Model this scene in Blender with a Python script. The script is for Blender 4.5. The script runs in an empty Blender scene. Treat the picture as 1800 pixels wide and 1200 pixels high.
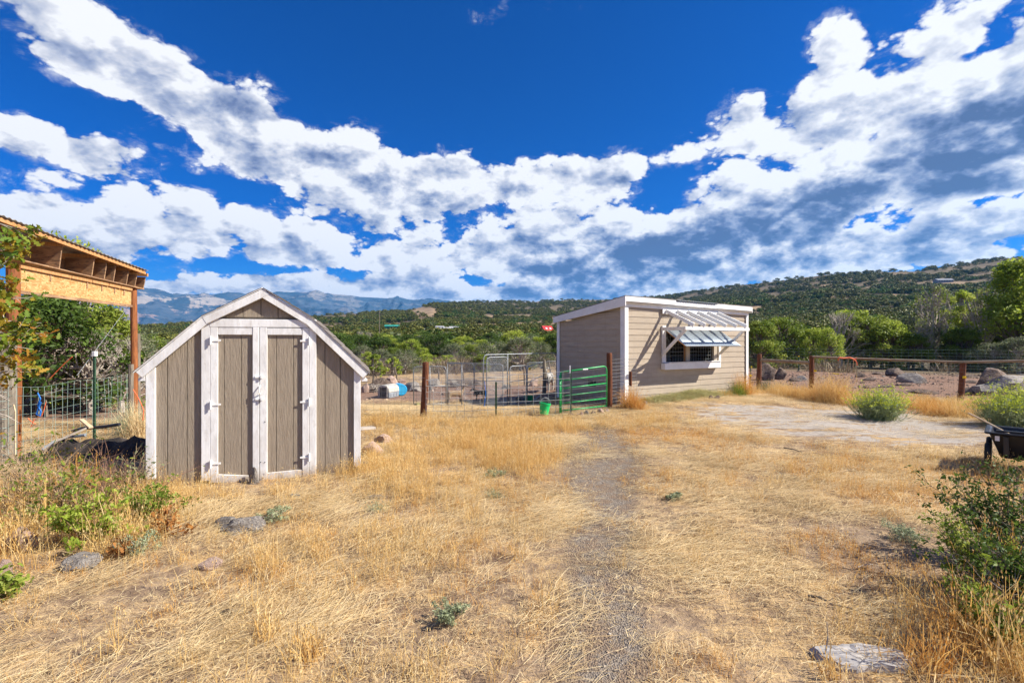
import bpy, math, random
import numpy as np
from mathutils import Vector, Matrix, Euler
random.seed(7); rng = np.random.default_rng(11)
R = math.radians
scene = bpy.context.scene
col = scene.collection
# ------------------------------------------------------------------ camera, light, sky
CAMZ = 1.6; FPX = 850.0
cam = bpy.data.objects.new('camera', bpy.data.cameras.new('camera'))
cam.data.lens = 17.0; cam.data.sensor_width = 36.0
cam.data.clip_start = 0.05; cam.data.clip_end = 60000
cam.location = (0, 0, CAMZ); cam.rotation_euler = (R(90), 0, 0)
col.objects.link(cam); scene.camera = cam
scene.view_settings.view_transform = 'Standard'; scene.view_settings.look = 'None'
scene.view_settings.exposure = 0.95; scene.view_settings.gamma = 1.0
scene.view_settings.use_curve_mapping = False
SUN = Vector((1.458, -0.18, 1.252)).normalized()
SUN_STRENGTH = 5.0
SKY_STRENGTH = 0.06; CLOUD = 0.55
sl = bpy.data.lights.new('sun', 'SUN'); sl.energy = SUN_STRENGTH; sl.angle = R(0.53); sl.color = (1.0, 0.94, 0.82)
so = bpy.data.objects.new('sun', sl); so.rotation_euler = SUN.to_track_quat('Z', 'Y').to_euler(); so.location = (20, -5, 30)
col.objects.link(so)
cy = scene.cycles
cy.max_bounces = 6; cy.diffuse_bounces = 3; cy.glossy_bounces = 2; cy.transmission_bounces = 3
cy.volume_bounces = 1; cy.transparent_max_bounces = 6; cy.use_adaptive_sampling = True
try: cy.use_denoising = True
except Exception: pass

class NT:
    """small node-tree writer"""
    def __init__(s, tree): s.t = tree; s.N = tree.nodes; s.L = tree.links
    def node(s, typ, **kw):
        n = s.N.new(typ)
        for k, v in kw.items(): setattr(n, k, v)
        return n
    def put(s, sock, v):
        if v is None: return
        if isinstance(v, bpy.types.NodeSocket): s.L.new(v, sock)
        else: sock.default_value = v
    def m(s, op, a, b=None, c=None, clamp=False):
        n = s.node('ShaderNodeMath', operation=op); n.use_clamp = clamp
        s.put(n.inputs[0], a); s.put(n.inputs[1], b); s.put(n.inputs[2], c); return n.outputs[0]
    def v(s, op, a, b=None):
        n = s.node('ShaderNodeVectorMath', operation=op)
        s.put(n.inputs[0], a); s.put(n.inputs[1], b)
        return n.outputs['Value'] if op in ('DOT_PRODUCT', 'LENGTH', 'DISTANCE') else n.outputs[0]
    def scale(s, a, f):
        n = s.node('ShaderNodeVectorMath', operation='SCALE'); s.put(n.inputs[0], a); s.put(n.inputs['Scale'], f); return n.outputs[0]
    def comb(s, x, y, z):
        n = s.node('ShaderNodeCombineXYZ'); s.put(n.inputs[0], x); s.put(n.inputs[1], y); s.put(n.inputs[2], z); return n.outputs[0]
    def mix(s, f, a, b, blend='MIX'):
        n = s.node('ShaderNodeMix', data_type='RGBA', blend_type=blend)
        s.put(n.inputs['Factor'], f)
        for k, x in ((6, a), (7, b)):
            if isinstance(x, (tuple, list)) and len(x) == 3: x = (*x, 1)
            s.put(n.inputs[k], x)
        return n.outputs[2]
    def mixf(s, f, a, b):
        n = s.node('ShaderNodeMix', data_type='FLOAT'); s.put(n.inputs[0], f); s.put(n.inputs[2], a); s.put(n.inputs[3], b); return n.outputs[0]
    def noise(s, vec, scale, detail=4, rough=0.55, dist=0.0, out='Fac'):
        n = s.node('ShaderNodeTexNoise'); s.put(n.inputs['Vector'], vec); s.put(n.inputs['Scale'], scale)
        n.inputs['Detail'].default_value = detail; n.inputs['Roughness'].default_value = rough; n.inputs['Distortion'].default_value = dist
        return n.outputs[out]
    def ramp(s, f, lo, hi, a=0.0, b=1.0, interp='SMOOTHSTEP'):
        n = s.node('ShaderNodeMapRange', interpolation_type=interp)
        s.put(n.inputs[0], f); s.put(n.inputs[1], lo); s.put(n.inputs[2], hi); s.put(n.inputs[3], a); s.put(n.inputs[4], b); return n.outputs[0]
    def attr(s, name, out='Fac'):
        n = s.node('ShaderNodeAttribute'); n.attribute_name = name; return n.outputs[out]
    def coords(s, stretch=(1, 1, 1), kind='Object'):
        tc = s.node('ShaderNodeTexCoord'); mp = s.node('ShaderNodeMapping'); mp.inputs['Scale'].default_value = stretch
        s.L.new(tc.outputs[kind], mp.inputs[0]); return mp.outputs[0]

world = bpy.data.worlds.new('World'); scene.world = world; world.use_nodes = True
world.cycles.sampling_method = 'MANUAL'; world.cycles.sample_map_resolution = 256
def build_world():
    w = NT(world.node_tree); w.N.clear()
    out = w.node('ShaderNodeOutputWorld'); bg = w.node('ShaderNodeBackground'); bg.inputs[1].default_value = SKY_STRENGTH
    w.L.new(bg.outputs[0], out.inputs[0])
    sky = w.node('ShaderNodeTexSky', sky_type='NISHITA'); sky.sun_disc = False
    sky.sun_elevation = math.asin(SUN.z); sky.sun_rotation = math.atan2(SUN.x, SUN.y)
    sky.altitude = 2000; sky.air_density = 1.0; sky.dust_density = 0.25; sky.ozone_density = 4.5
    hs = w.node('ShaderNodeHueSaturation'); hs.inputs['Saturation'].default_value = 1.45; hs.inputs['Value'].default_value = 0.9
    w.L.new(sky.outputs[0], hs.inputs['Color'])
    tc = w.node('ShaderNodeTexCoord')
    D = w.v('NORMALIZE', tc.outputs['Generated'])
    sp = w.node('ShaderNodeSeparateXYZ'); w.L.new(D, sp.inputs[0])
    x, y, z = sp.outputs
    hz = w.ramp(z, 0.0, .32)
    clear = w.mix(1.0, hs.outputs[0], w.mix(hz, (0.50, 0.76, 1.16), (0.02, 0.74, 1.26)), 'MULTIPLY')
    az = w.m('ARCTAN2', x, y); el = w.m('ARCSINE', z)
    AE = w.comb(az, el, 0.0)
    def blobs(lst):
        tot = None
        for (u, v, su, sv, wt, tilt) in lst:
            a0 = math.atan((u - 900) / FPX); e0 = math.atan((600 - v) / FPX * math.cos(a0))
            sa = su / FPX * math.cos(a0) ** 2; se = sv / FPX * math.cos(a0)
            mp = w.node('ShaderNodeMapping', vector_type='TEXTURE')
            mp.inputs['Location'].default_value = (a0, e0, 0); mp.inputs['Rotation'].default_value = (0, 0, R(tilt)); mp.inputs['Scale'].default_value = (sa, se, 1)
            w.L.new(AE, mp.inputs[0])
            q = w.v('DOT_PRODUCT', mp.outputs[0], mp.outputs[0])
            g = w.m('POWER', 2.718, w.m('MULTIPLY', q, -1.0))
            tot = w.m('MULTIPLY', g, wt) if tot is None else w.m('MULTIPLY_ADD', g, wt, tot)
        return tot
    # where cloud masses and clear gaps lie (azimuth / elevation)
    cover = blobs([
        (60, 30, 260, 70, .85, -18), (250, 110, 150, 55, .60, -28), (380, 180, 120, 50, .65, -25), (460, 240, 210, 50, .75, -4), (640, 210, 100, 35, .60, 8), (560, 290, 160, 30, .35, 0),
        (50, 235, 130, 32, .70, 0), (190, 285, 200, 40, .60, -5), (300, 385, 480, 70, .62, 0), (780, 330, 300, 75, .80, 0), (1010, 290, 110, 40, .35, -15),
        (1290, 215, 120, 60, 1.05, 10), (1440, 225, 110, 50, .8, 0), (1480, 100, 75, 85, .75, 35), (1720, 70, 190, 150, .95, 20), (1780, 260, 260, 120, .75, 0),
        (1500, 350, 330, 90, .85, 8), (1180, 410, 200, 60, .75, 5), (1650, 450, 260, 36, .70, 0),
        (760, 450, 360, 44, .62, 0), (150, 440, 190, 30, .5, 0), (560, 512, 300, 22, .8, 0), (1000, 515, 300, 26, .6, 0), (1500, 440, 350, 30, .5, 0), (900, 520, 220, 14, .35, 0), (1250, 470, 240, 40, .7, 0), (300, 505, 160, 14, .45, 0), (1000, 430, 200, 50, .5, 0), (845, 35, 70, 34, .5, 10), (968, 8, 80, 40, .6, -10), (900, 315, 260, 42, .55, 2), (620, 320, 200, 40, .35, 0), (1080, 300, 90, 40, .3, 0), (780, 207, 45, 18, .9, -10), (620, 495, 460, 30, .42, 0), (1050, 490, 220, 45, .6, 0),
        (350, 8, 60, 16, .4, 0), (1000, 130, 330, 130, -.60, 5), (640, 80, 170, 85, -.45, -25), (60, 165, 150, 26, -.6, -12), (350, 318, 110, 16, -.55, -5), (520, 290, 130, 16, -.35, -8), (1190, 310, 70, 22, -.55, 15),
        (850, 500, 70, 16, -.9, 0), (450, 470, 160, 9, -.5, 0), (260, 225, 100, 20, -.35, -20), (250, 478, 100, 16, -.40, 0), (1740, 350, 60, 12, -.6, 0), (1370, 70, 40, 80, -.40, 0), (100, 335, 140, 12, -.35, 0), (1780, 425, 60, 10, -.5, 0)])
    dark = blobs([(1740, 240, 190, 66, 1.25, 8), (1560, 320, 210, 54, 1.0, 12), (1400, 395, 250, 42, .95, 8), (1180, 435, 140, 28, .60, 5), (1780, 30, 90, 60, .55, 0),
        (900, 375, 130, 24, .35, 0), (1640, 475, 170, 26, .60, 0), (1060, 490, 150, 36, .60, 0), (1310, 250, 90, 16, .35, 0), (1640, 130, 110, 22, .45, 10), (450, 425, 280, 26, .16, 0), (560, 262, 130, 12, .3, 0), (1250, 440, 200, 34, .7, 5), (1000, 455, 170, 24, .5, 0), (350, 355, 200, 14, .25, 0), (150, 325, 150, 12, .2, 0), (760, 485, 240, 14, .35, 0), (1480, 440, 260, 26, .6, 0), (200, 150, 120, 20, .15, -25)])
    # broken cloud goes on unseen overhead and behind the camera, added for neutral fill
    cover = w.m('ADD', cover, w.m('MULTIPLY', w.m('MAXIMUM', w.ramp(w.m('ABSOLUTE', az), .95, 1.4), w.ramp(el, .62, .95)), .42))
    # cloud field: features shrink evenly towards the horizon (log-polar), a little wider than tall
    sc = w.m('MULTIPLY', w.m('POWER', 2.718, w.m('MULTIPLY', w.m('MAXIMUM', z, -.05), -1.75)), 4.2)
    hn = w.v('NORMALIZE', w.comb(x, y, 0.0))
    P = w.v('ADD', w.scale(hn, sc), (5.3, 2.1, .7))
    def density(vec):
        n1 = w.noise(vec, 1.7, 9, .58, .15)
        wv = w.v('ADD', vec, w.scale(w.noise(vec, 5, 3, .6, out='Color'), .10))
        vo = w.node('ShaderNodeTexVoronoi', feature='F1'); vo.inputs['Scale'].default_value = 4.2
        vo.inputs['Detail'].default_value = 4; vo.inputs['Roughness'].default_value = .55
        w.L.new(wv, vo.inputs['Vector'])
        return w.m('ADD', w.m('MULTIPLY', n1, 1.15), w.m('MULTIPLY_ADD', w.noise(vec, 11, 6, .65, .2), .22, w.m('MULTIPLY', w.m('SUBTRACT', .30, vo.outputs['Distance']), .55)))
    d0 = density(P)
    d1 = density(w.v('ADD', w.v('ADD', P, w.scale(w.scale(hn, sc), -.040)), (0.05, 0, 0)))   # a step up and towards the sun
    base = w.m('ADD', w.m('MULTIPLY', w.m('SUBTRACT', d0, .60), 1.9), w.m('SUBTRACT', w.m('MULTIPLY', cover, 1.25), .04))
    core = w.ramp(base, -.03, .19)
    wisp = w.m('MULTIPLY', w.ramp(base, -.30, .06), w.ramp(w.noise(P, 5.5, 8, .72, .8), .46, .70, 0, .55))
    alpha = w.m('MAXIMUM', core, wisp)
    relief = w.m('MULTIPLY', w.m('SUBTRACT', d1, d0), 1.8)            # >0: thicker towards the sun, so this side is in shade
    thick = w.ramp(base, .15, 1.1)
    sh = w.m('ADD', w.m('MULTIPLY', thick, .14), relief)
    dk = w.m('MULTIPLY', w.m('MINIMUM', w.m('MULTIPLY', dark, .56), .66), w.ramp(base, .12, .75))
    dk = w.m('MULTIPLY', dk, w.ramp(w.noise(P, 2.6, 5, .6, .3), .34, .66, .35, 1.25))
    sh = w.m('ADD', sh, dk); sh = w.m('MULTIPLY_ADD', w.ramp(w.noise(w.v('ADD', P, (3.1, 1.7, .4)), 3.4, 5, .62, .3), .42, .70), w.m('MULTIPLY', thick, .42), sh); sh = w.m('ADD', sh, .04, clamp=True)
    cr = w.node('ShaderNodeValToRGB'); e = cr.color_ramp.elements
    e[0].position = 0; e[0].color = (.98, .98, .99, 1); e[1].position = 1; e[1].color = (.10, .135, .27, 1)
    for p, c in ((.20, (.74, .75, .81, 1)), (.50, (.40, .45, .60, 1)), (.78, (.18, .23, .40, 1))):
        q = e.new(p); q.color = c
    w.L.new(sh, cr.inputs[0])
    cl = w.scale(cr.outputs[0], CLOUD / SKY_STRENGTH)
    fin = w.mix(alpha, clear, cl)
    w.L.new(fin, bg.inputs[0])
build_world()

# ------------------------------------------------------------------ helpers
def px(u, v, Y):                     # a point at depth Y seen at (u, v) of the photograph
    return Vector(((u - 900) / FPX * Y, Y, CAMZ - (v - 600) / FPX * Y))
def X(u, Y): return (u - 900) / FPX * Y

def _h(ix, iy, s):
    n = (ix.astype(np.int64) * 374761393 + iy.astype(np.int64) * 668265263 + s * 1442695041) & 0x7fffffff
    n = ((n ^ (n >> 13)) * 1274126177) & 0x7fffffff
    return ((n ^ (n >> 16)) & 0xffff) / 65535.0
def vnoise(x, y, s=0):
    x = np.asarray(x, float); y = np.asarray(y, float)
    ix = np.floor(x); iy = np.floor(y); fx = x - ix; fy = y - iy
    fx = fx * fx * (3 - 2 * fx); fy = fy * fy * (3 - 2 * fy)
    a = _h(ix, iy, s); b = _h(ix + 1, iy, s); c = _h(ix, iy + 1, s); d = _h(ix + 1, iy + 1, s)
    return (a * (1 - fx) + b * fx) * (1 - fy) + (c * (1 - fx) + d * fx) * fy
def fbm(x, y, o=4, s=0, g=.5):
    t = 0; a = 1; n = 0
    for k in range(o):
        t = t + a * vnoise(x * 2 ** k + 17.3 * k, y * 2 ** k - 9.1 * k, s + k); n += a; a *= g
    return t / n
def sstep(a, b, x):
    t = np.clip((np.asarray(x, float) - a) / (b - a), 0, 1); return t * t * (3 - 2 * t)

RU = np.array([-400, 0, 200, 260, 400, 520, 620, 700, 760, 850, 930, 1000, 1090, 1180, 1300, 1450, 1560, 1620, 1700, 1760, 1800, 2100])
RV = np.array([585, 580, 578, 573, 562, 556, 549, 546, 534, 529, 529, 526, 525, 518, 500, 481, 475, 474, 461, 453, 450, 440])
RD = np.array([900, 900, 800, 800, 900, 900, 950, 900, 850, 1100, 1200, 1300, 1300, 1250, 1100, 950, 900, 900, 1000, 1000, 1000, 1000])
RA = np.arctan((RU - 900) / FPX); RT = (600 - RV) / FPX * np.cos(RA)
def Hnear(x, y):
    x = np.asarray(x, float); y = np.asarray(y, float)
    h = 0.13 * np.exp(-((x - 4.5) / 3.2) ** 2 - ((y - 13.0) / 3.0) ** 2)
    h = h - 0.16 * sstep(4.6, 8.0, -x) * sstep(3, 8, y)
    h = h - 0.16 * sstep(10.4, 14, y) * sstep(2.2, 0.6, x)
    h = h + (fbm(x * .55, y * .55, 3, 5) - .5) * .10 * sstep(1.0, 3.0, np.hypot(x, y)) * (1 - .7 * np.exp(-((x + 2.9) / 2) ** 2 - ((y - 5.8) / 1.4) ** 2))
    h = h + 0.10 * sstep(1.8, 4.0, x) * sstep(4.5, 1.5, y)
    return h
def H(x, y):
    x = np.asarray(x, float); y = np.asarray(y, float)
    r = np.hypot(x, y); az = np.arctan2(x, y)
    tr = np.interp(az, RA, RT, left=.04, right=.08)
    back = sstep(1.2, 2.2, np.abs(az)); tr = tr * (1 - back) + .05 * back
    rd = np.interp(az, RA, RD, left=900, right=1000)
    t = np.clip((np.log(np.maximum(r, 1)) - math.log(38)) / (np.log(rd) - math.log(38)), 0, 1)
    e0 = -0.018
    e = e0 + (tr - e0) * (0.35 * t + .65 * t * t)
    rel = (fbm(x / 150 + 3, y / 150, 4, 21) - .5) * .035 * np.sin(np.pi * np.clip(t, 0, 1)) ** .7
    far = r * (e + rel)
    zr = rd * tr
    far = np.where(r > rd, np.maximum(zr - (r - rd) * .10, -60), far)
    k = sstep(26, 60, r)
    return Hnear(x, y) * (1 - k) + (far + .05) * k
def h(x, y): return float(H(x, y))
def gp(u, Y, dz=0.0): x = X(u, Y); return Vector((x, Y, h(x, Y) + dz))

def tag(o, label=None, cat=None, group=None, kind=None):
    if label: o['label'] = label
    if cat: o['category'] = cat
    if group: o['group'] = group
    if kind: o['kind'] = kind
    return o
def thing(name, label, cat, loc=(0, 0, 0), rz=0.0, group=None):
    o = bpy.data.objects.new(name, None); col.objects.link(o); o.location = loc; o.rotation_euler = (0, 0, rz)
    o.empty_display_size = .2
    return tag(o, label, cat, group)
def copy_tree(o, parent=None):
    c = o.copy(); col.objects.link(c); c.parent = parent
    for ch in list(o.children): copy_tree(ch, c)
    return c

class MB:
    def __init__(s): s.V = []; s.F = []; s.T = []
    def add(s, vs, fs, tone=.5):
        b = len(s.V); s.V.extend([tuple(v) for v in vs]); s.F.extend([tuple(i + b for i in f) for f in fs]); s.T.extend([tone] * len(fs)); return s
    def hexa(s, p, tone=.5):         # 8 corners: bottom 4 then top 4
        return s.add(p, [(3, 2, 1, 0), (4, 5, 6, 7), (0, 1, 5, 4), (1, 2, 6, 5), (2, 3, 7, 6), (3, 0, 4, 7)], tone)
    def box(s, x0, x1, y0, y1, z0, z1, tone=.5):
        return s.hexa([(x0, y0, z0), (x1, y0, z0), (x1, y1, z0), (x0, y1, z0), (x0, y0, z1), (x1, y0, z1), (x1, y1, z1), (x0, y1, z1)], tone)
    def bar(s, a, b, w, t, up=(0, 0, 1), tone=.5):   # rectangular bar from a to b, w along side, t along up
        a = Vector(a); b = Vector(b); d = (b - a).normalized(); up = Vector(up)
        sd = d.cross(up)
        if sd.length < 1e-4: sd = d.cross(Vector((0, 1, 0)))
        sd.normalize(); u = sd.cross(d).normalized()
        P = []
        for q in (a, b):
            for i, j in ((-1, -1), (1, -1), (1, 1), (-1, 1)): P.append(q + sd * (w / 2 * i) + u * (t / 2 * j))
        return s.add(P, [(3, 2, 1, 0), (4, 5, 6, 7), (0, 1, 5, 4), (1, 2, 6, 5), (2, 3, 7, 6), (3, 0, 4, 7)], tone)
    def tube(s, pts, rad, n=6, tone=.5, caps=True):
        pts = [Vector(p) for p in pts]; m = len(pts)
        if not isinstance(rad, (list, tuple)): rad = [rad] * m
        VV = []; prev = None
        for i, p in enumerate(pts):
            d = (pts[min(i + 1, m - 1)] - pts[max(i - 1, 0)])
            d = d.normalized() if d.length > 1e-9 else Vector((0, 0, 1))
            if prev is None: a = d.orthogonal().normalized()
            else:
                a = prev - d * prev.dot(d); a = a.normalized() if a.length > 1e-6 else d.orthogonal().normalized()
            prev = a; b = d.cross(a)
            for k in range(n):
                t = 2 * math.pi * k / n; VV.append(p + (a * math.cos(t) + b * math.sin(t)) * rad[i])
        FF = []
        for i in range(m - 1):
            for k in range(n): FF.append((i * n + k, i * n + (k + 1) % n, (i + 1) * n + (k + 1) % n, (i + 1) * n + k))
        if caps: FF.append(tuple(range(n - 1, -1, -1))); FF.append(tuple((m - 1) * n + k for k in range(n)))
        return s.add(VV, FF, tone)
    def lathe(s, prof, n=16, tone=.5):   # (r, z)
        VV = [(r * math.cos(2 * math.pi * k / n), r * math.sin(2 * math.pi * k / n), z) for r, z in prof for k in range(n)]
        FF = [(i * n + k, i * n + (k + 1) % n, (i + 1) * n + (k + 1) % n, (i + 1) * n + k) for i in range(len(prof) - 1) for k in range(n)]
        return s.add(VV, FF, tone)
    def poly(s, outline, dirv, tone=.5):  # extruded polygon
        d = Vector(dirv); n = len(outline); a = [Vector(p) for p in outline]; b = [p + d for p in a]
        return s.add(a + b, [tuple(range(n - 1, -1, -1)), tuple(range(n, 2 * n))] + [(i, (i + 1) % n, n + (i + 1) % n, n + i) for i in range(n)], tone)
    def mesh(s, name):
        me = bpy.data.meshes.new(name); me.from_pydata(s.V, [], s.F)
        at = me.attributes.new('tone', 'FLOAT', 'FACE'); at.data.foreach_set('value', s.T); me.update(); return me
    def build(s, name, mat, parent=None, bevel=0, smooth=False, loc=None, rz=0):
        me = s.mesh(name); me.materials.append(mat)
        if smooth: me.polygons.foreach_set('use_smooth', [True] * len(me.polygons))
        o = bpy.data.objects.new(name, me); col.objects.link(o); o.parent = parent
        if loc is not None: o.location = loc
        if rz: o.rotation_euler = (0, 0, rz)
        if bevel:
            bm = o.modifiers.new('bevel', 'BEVEL'); bm.width = bevel; bm.segments = 1; bm.limit_method = 'ANGLE'
        return o
def np_mesh(name, V, F, tone, mat):
    me = bpy.data.meshes.new(name); V = np.asarray(V, np.float32); F = np.asarray(F, np.int32); k = F.shape[1]
    me.vertices.add(len(V)); me.vertices.foreach_set('co', V.ravel())
    me.loops.add(F.size); me.loops.foreach_set('vertex_index', F.ravel())
    me.polygons.add(len(F)); me.polygons.foreach_set('loop_start', np.arange(0, F.size, k, dtype=np.int32))
    try: me.polygons.foreach_set('loop_total', np.full(len(F), k, np.int32))
    except Exception: pass
    at = me.attributes.new('tone', 'FLOAT', 'FACE'); at.data.foreach_set('value', np.asarray(tone, np.float32))
    me.update(calc_edges=True); me.materials.append(mat); return me
def link(name, me, parent=None):
    o = bpy.data.objects.new(name, me); col.objects.link(o); o.parent = parent; return o

# ------------------------------------------------------------------ materials
def newmat(name):
    m = bpy.data.materials.new(name); m.use_nodes = True; n = NT(m.node_tree); n.N.clear()
    out = n.node('ShaderNodeOutputMaterial'); b = n.node('ShaderNodeBsdfPrincipled'); n.L.new(b.outputs[0], out.inputs[0])
    b.inputs['Specular IOR Level'].default_value = .3
    return m, n, b, out
def bump(n, b, hgt, strength, dist=.02):
    bp = n.node('ShaderNodeBump'); bp.inputs['Strength'].default_value = strength; bp.inputs['Distance'].default_value = dist
    n.put(bp.inputs['Height'], hgt); n.L.new(bp.outputs[0], b.inputs['Normal'])
def pmat(name, c1, c2, scale=6, rough=.8, stretch=(1, 1, 1), bmp=.3, bdist=.01, metal=0, lo=.35, hi=.65, c3=None, s3=40, amt3=.4, spec=.3, objrand=.0):
    m, n, b, out = newmat(name)
    co = n.coords(stretch)
    f = n.noise(co, scale, 6, .6)
    c = n.mix(n.ramp(f, lo, hi), c1, c2)
    g = n.noise(co, s3, 4, .6)
    if c3: c = n.mix(n.m('MULTIPLY', n.ramp(g, .52, .66), amt3), c, c3)
    if objrand:
        oi = n.node('ShaderNodeObjectInfo')
        c = n.mix(1.0, c, n.comb(*[n.ramp(oi.outputs['Random'], 0, 1, 1 - objrand, 1 + objrand, 'LINEAR')] * 3), 'MULTIPLY')
    n.L.new(c, b.inputs['Base Color']); b.inputs['Roughness'].default_value = rough; b.inputs['Metallic'].default_value = metal
    b.inputs['Specular IOR Level'].default_value = spec
    if bmp: bump(n, b, n.m('ADD', f, g), bmp, bdist)
    return m
def splash(m, z1, colour, amt=.7):
    n = NT(m.node_tree); b = next(q for q in n.N if q.type == 'BSDF_PRINCIPLED'); lk = b.inputs['Base Color'].links[0].from_socket
    co = n.coords(); sp = n.node('ShaderNodeSeparateXYZ'); n.L.new(co, sp.inputs[0])
    f = n.ramp(n.m('ADD', sp.outputs[2], n.m('MULTIPLY', n.m('SUBTRACT', n.noise(co, 9, 5, .7), .5), z1 * 1.6)), z1, 0.0)
    # faint rain streaks and weathering of its own
    g = n.m('MULTIPLY', n.ramp(n.noise(n.coords((5, 5, .5)), 2.2, 5, .6), .52, .72), .16)
    c = n.mix(g, lk, colour); c = n.mix(n.m('MULTIPLY', f, amt), c, colour); n.L.new(c, b.inputs['Base Color'])
def leafmat(name, cols, trans=.35, rough=.55):
    m, n, b, out = newmat(name)
    cr = n.node('ShaderNodeValToRGB'); e = cr.color_ramp.elements
    e[0].position = 0; e[0].color = (*cols[0], 1); e[1].position = 1; e[1].color = (*cols[-1], 1)
    for i, c in enumerate(cols[1:-1]): q = e.new((i + 1) / (len(cols) - 1)); q.color = (*c, 1)
    oi = n.node('ShaderNodeObjectInfo')
    t = n.m('ADD', n.attr('tone'), n.ramp(oi.outputs['Random'], 0, 1, -.12, .12, 'LINEAR'))
    n.L.new(t, cr.inputs[0]); n.L.new(cr.outputs[0], b.inputs['Base Color']); b.inputs['Roughness'].default_value = rough
    b.inputs['Specular IOR Level'].default_value = .25
    if trans:
        tr = n.node('ShaderNodeBsdfTranslucent'); n.L.new(cr.outputs[0], tr.inputs[0])
        mx = n.node('ShaderNodeMixShader'); mx.inputs[0].default_value = trans
        n.L.new(b.outputs[0], mx.inputs[1]); n.L.new(tr.outputs[0], mx.inputs[2]); n.L.new(mx.outputs[0], out.inputs[0])
    return m
M = {}
M['siding_v'] = pmat('weathered_taupe_plywood', (.275, .222, .165), (.325, .265, .20), 3, .85, (14, 14, 1.6), .9, .006, c3=(.215, .17, .125), s3=9, amt3=.25)
M['white_old'] = pmat('peeling_white_paint', (.66, .64, .62), (.79, .78, .77), 5, .75, (2, 2, .6), .5, .004, c3=(.44, .39, .34), s3=18, amt3=.28)
M['white_trim'] = pmat('white_painted_trim', (.76, .75, .73), (.84, .83, .81), 3, .6, (1, 1, 1), .15, .003, c3=(.55, .52, .48), s3=30, amt3=.2)
M['siding_h'] = pmat('beige_lap_siding', (.385, .315, .24), (.435, .36, .275), 2.2, .8, (1, 1, 6), .3, .003, c3=(.33, .265, .20), s3=12, amt3=.35, objrand=.05)
M['beige_post'] = pmat('beige_window_post', (.42, .36, .29), (.48, .41, .33), 4, .8)
M['shingle'] = pmat('grey_brown_shingle', (.10, .085, .075), (.20, .17, .15), 18, .95, c3=(.30, .26, .22), s3=60)
M['raw_wood'] = pmat('orange_raw_wood', (.42, .20, .075), (.55, .29, .12), 6, .75, (8, 8, 1), .3, .003)
M['log'] = pmat('brown_stained_log', (.10, .032, .014), (.19, .065, .026), 5, .7, (5, 5, .8), .6, .006, c3=(.05, .025, .015), s3=14, amt3=.6)
M['log_orange'] = pmat('orange_brown_log', (.22, .072, .022), (.33, .115, .036), 4, .7, (5, 5, .7), .6, .006, c3=(.10, .04, .02), s3=10, amt3=.6)
M['log_grey'] = pmat('weathered_grey_log', (.16, .13, .10), (.27, .23, .18), 4, .9, (5, 5, .6), .7, .008, c3=(.07, .055, .04), s3=10, amt3=.6)
M['rail'] = pmat('weathered_brown_rail', (.20, .145, .10), (.31, .235, .165), 4, .85, (1, 1, 5), .4, .005)
M['ply'] = pmat('weathered_plywood', (.26, .15, .085), (.46, .28, .15), 4, .85, (1, 1, 4), .4, .004, c3=(.09, .07, .06), s3=11, amt3=.7)
M['galv'] = pmat('galvanised_tube', (.23, .245, .26), (.32, .34, .36), 20, .5, metal=.3, bmp=0)
M['wire'] = pmat('galvanised_wire', (.40, .42, .42), (.54, .56, .56), 20, .5, metal=.2, bmp=0)
M['wire_dark'] = pmat('dull_grey_wire', (.16, .16, .15), (.27, .27, .26), 20, .6, metal=.3, bmp=0)
M['wire_green'] = pmat('green_tinted_wire', (.22, .33, .30), (.34, .44, .40), 20, .5, metal=.3, bmp=0)
M['gate_green'] = pmat('green_gate_paint', (.015, .28, .07), (.025, .36, .095), 12, .4, bmp=0, spec=.5)
M['tpost_green'] = pmat('dark_green_post_paint', (.02, .06, .035), (.05, .11, .06), 14, .6, bmp=0)
M['cap_white'] = pmat('white_plastic', (.78, .78, .76), (.82, .82, .80), 4, .5, bmp=0)
M['bucket_green'] = pmat('bright_green_plastic', (.0, .46, .11), (.01, .54, .15), 5, .35, bmp=0, spec=.5)
M['tub_green'] = pmat('green_plastic_tub', (.0, .21, .07), (.005, .26, .09), 5, .4, bmp=0, spec=.5)
M['black_plastic'] = pmat('black_plastic', (.010, .010, .012), (.022, .022, .025), 5, .38, bmp=.05, spec=.5)
M['rubber'] = pmat('black_rubber', (.012, .012, .012), (.03, .028, .026), 12, .8)
M['blue_plastic'] = pmat('faded_blue_plastic', (.02, .28, .52), (.04, .36, .62), 5, .45, bmp=0)
M['blue_rope'] = pmat('blue_cord', (.01, .12, .50), (.02, .18, .6), 9, .7)
M['orange_rope'] = pmat('orange_twine', (.75, .13, .05), (.85, .2, .08), 9, .7)
M['yellow_plastic'] = pmat('yellow_plastic', (.75, .50, .01), (.8, .56, .02), 9, .5)
M['crate_beige'] = pmat('beige_plastic_crate', (.42, .39, .35), (.50, .47, .42), 9, .5)
M['crate_grey'] = pmat('grey_plastic_crate', (.22, .24, .27), (.28, .30, .33), 9, .5)
M['red_roof'] = pmat('red_metal_roof', (.45, .03, .03), (.55, .05, .05), 2, .5)
M['teal_roof'] = pmat('teal_metal_roof', (.03, .26, .20), (.05, .32, .25), 2, .5)
M['pale_paint'] = pmat('pale_painted_metal', (.62, .62, .62), (.72, .72, .72), 2, .6)
M['grey_paint'] = pmat('grey_house_wall', (.20, .22, .26), (.26, .28, .32), 2, .7)
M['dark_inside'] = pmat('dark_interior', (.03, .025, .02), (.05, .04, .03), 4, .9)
M['rock_dark'] = pmat('dark_basalt', (.085, .055, .04), (.20, .14, .105), 5, .92, bmp=.9, bdist=.03, c3=(.26, .23, .20), s3=12, amt3=.55, objrand=.15)
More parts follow.
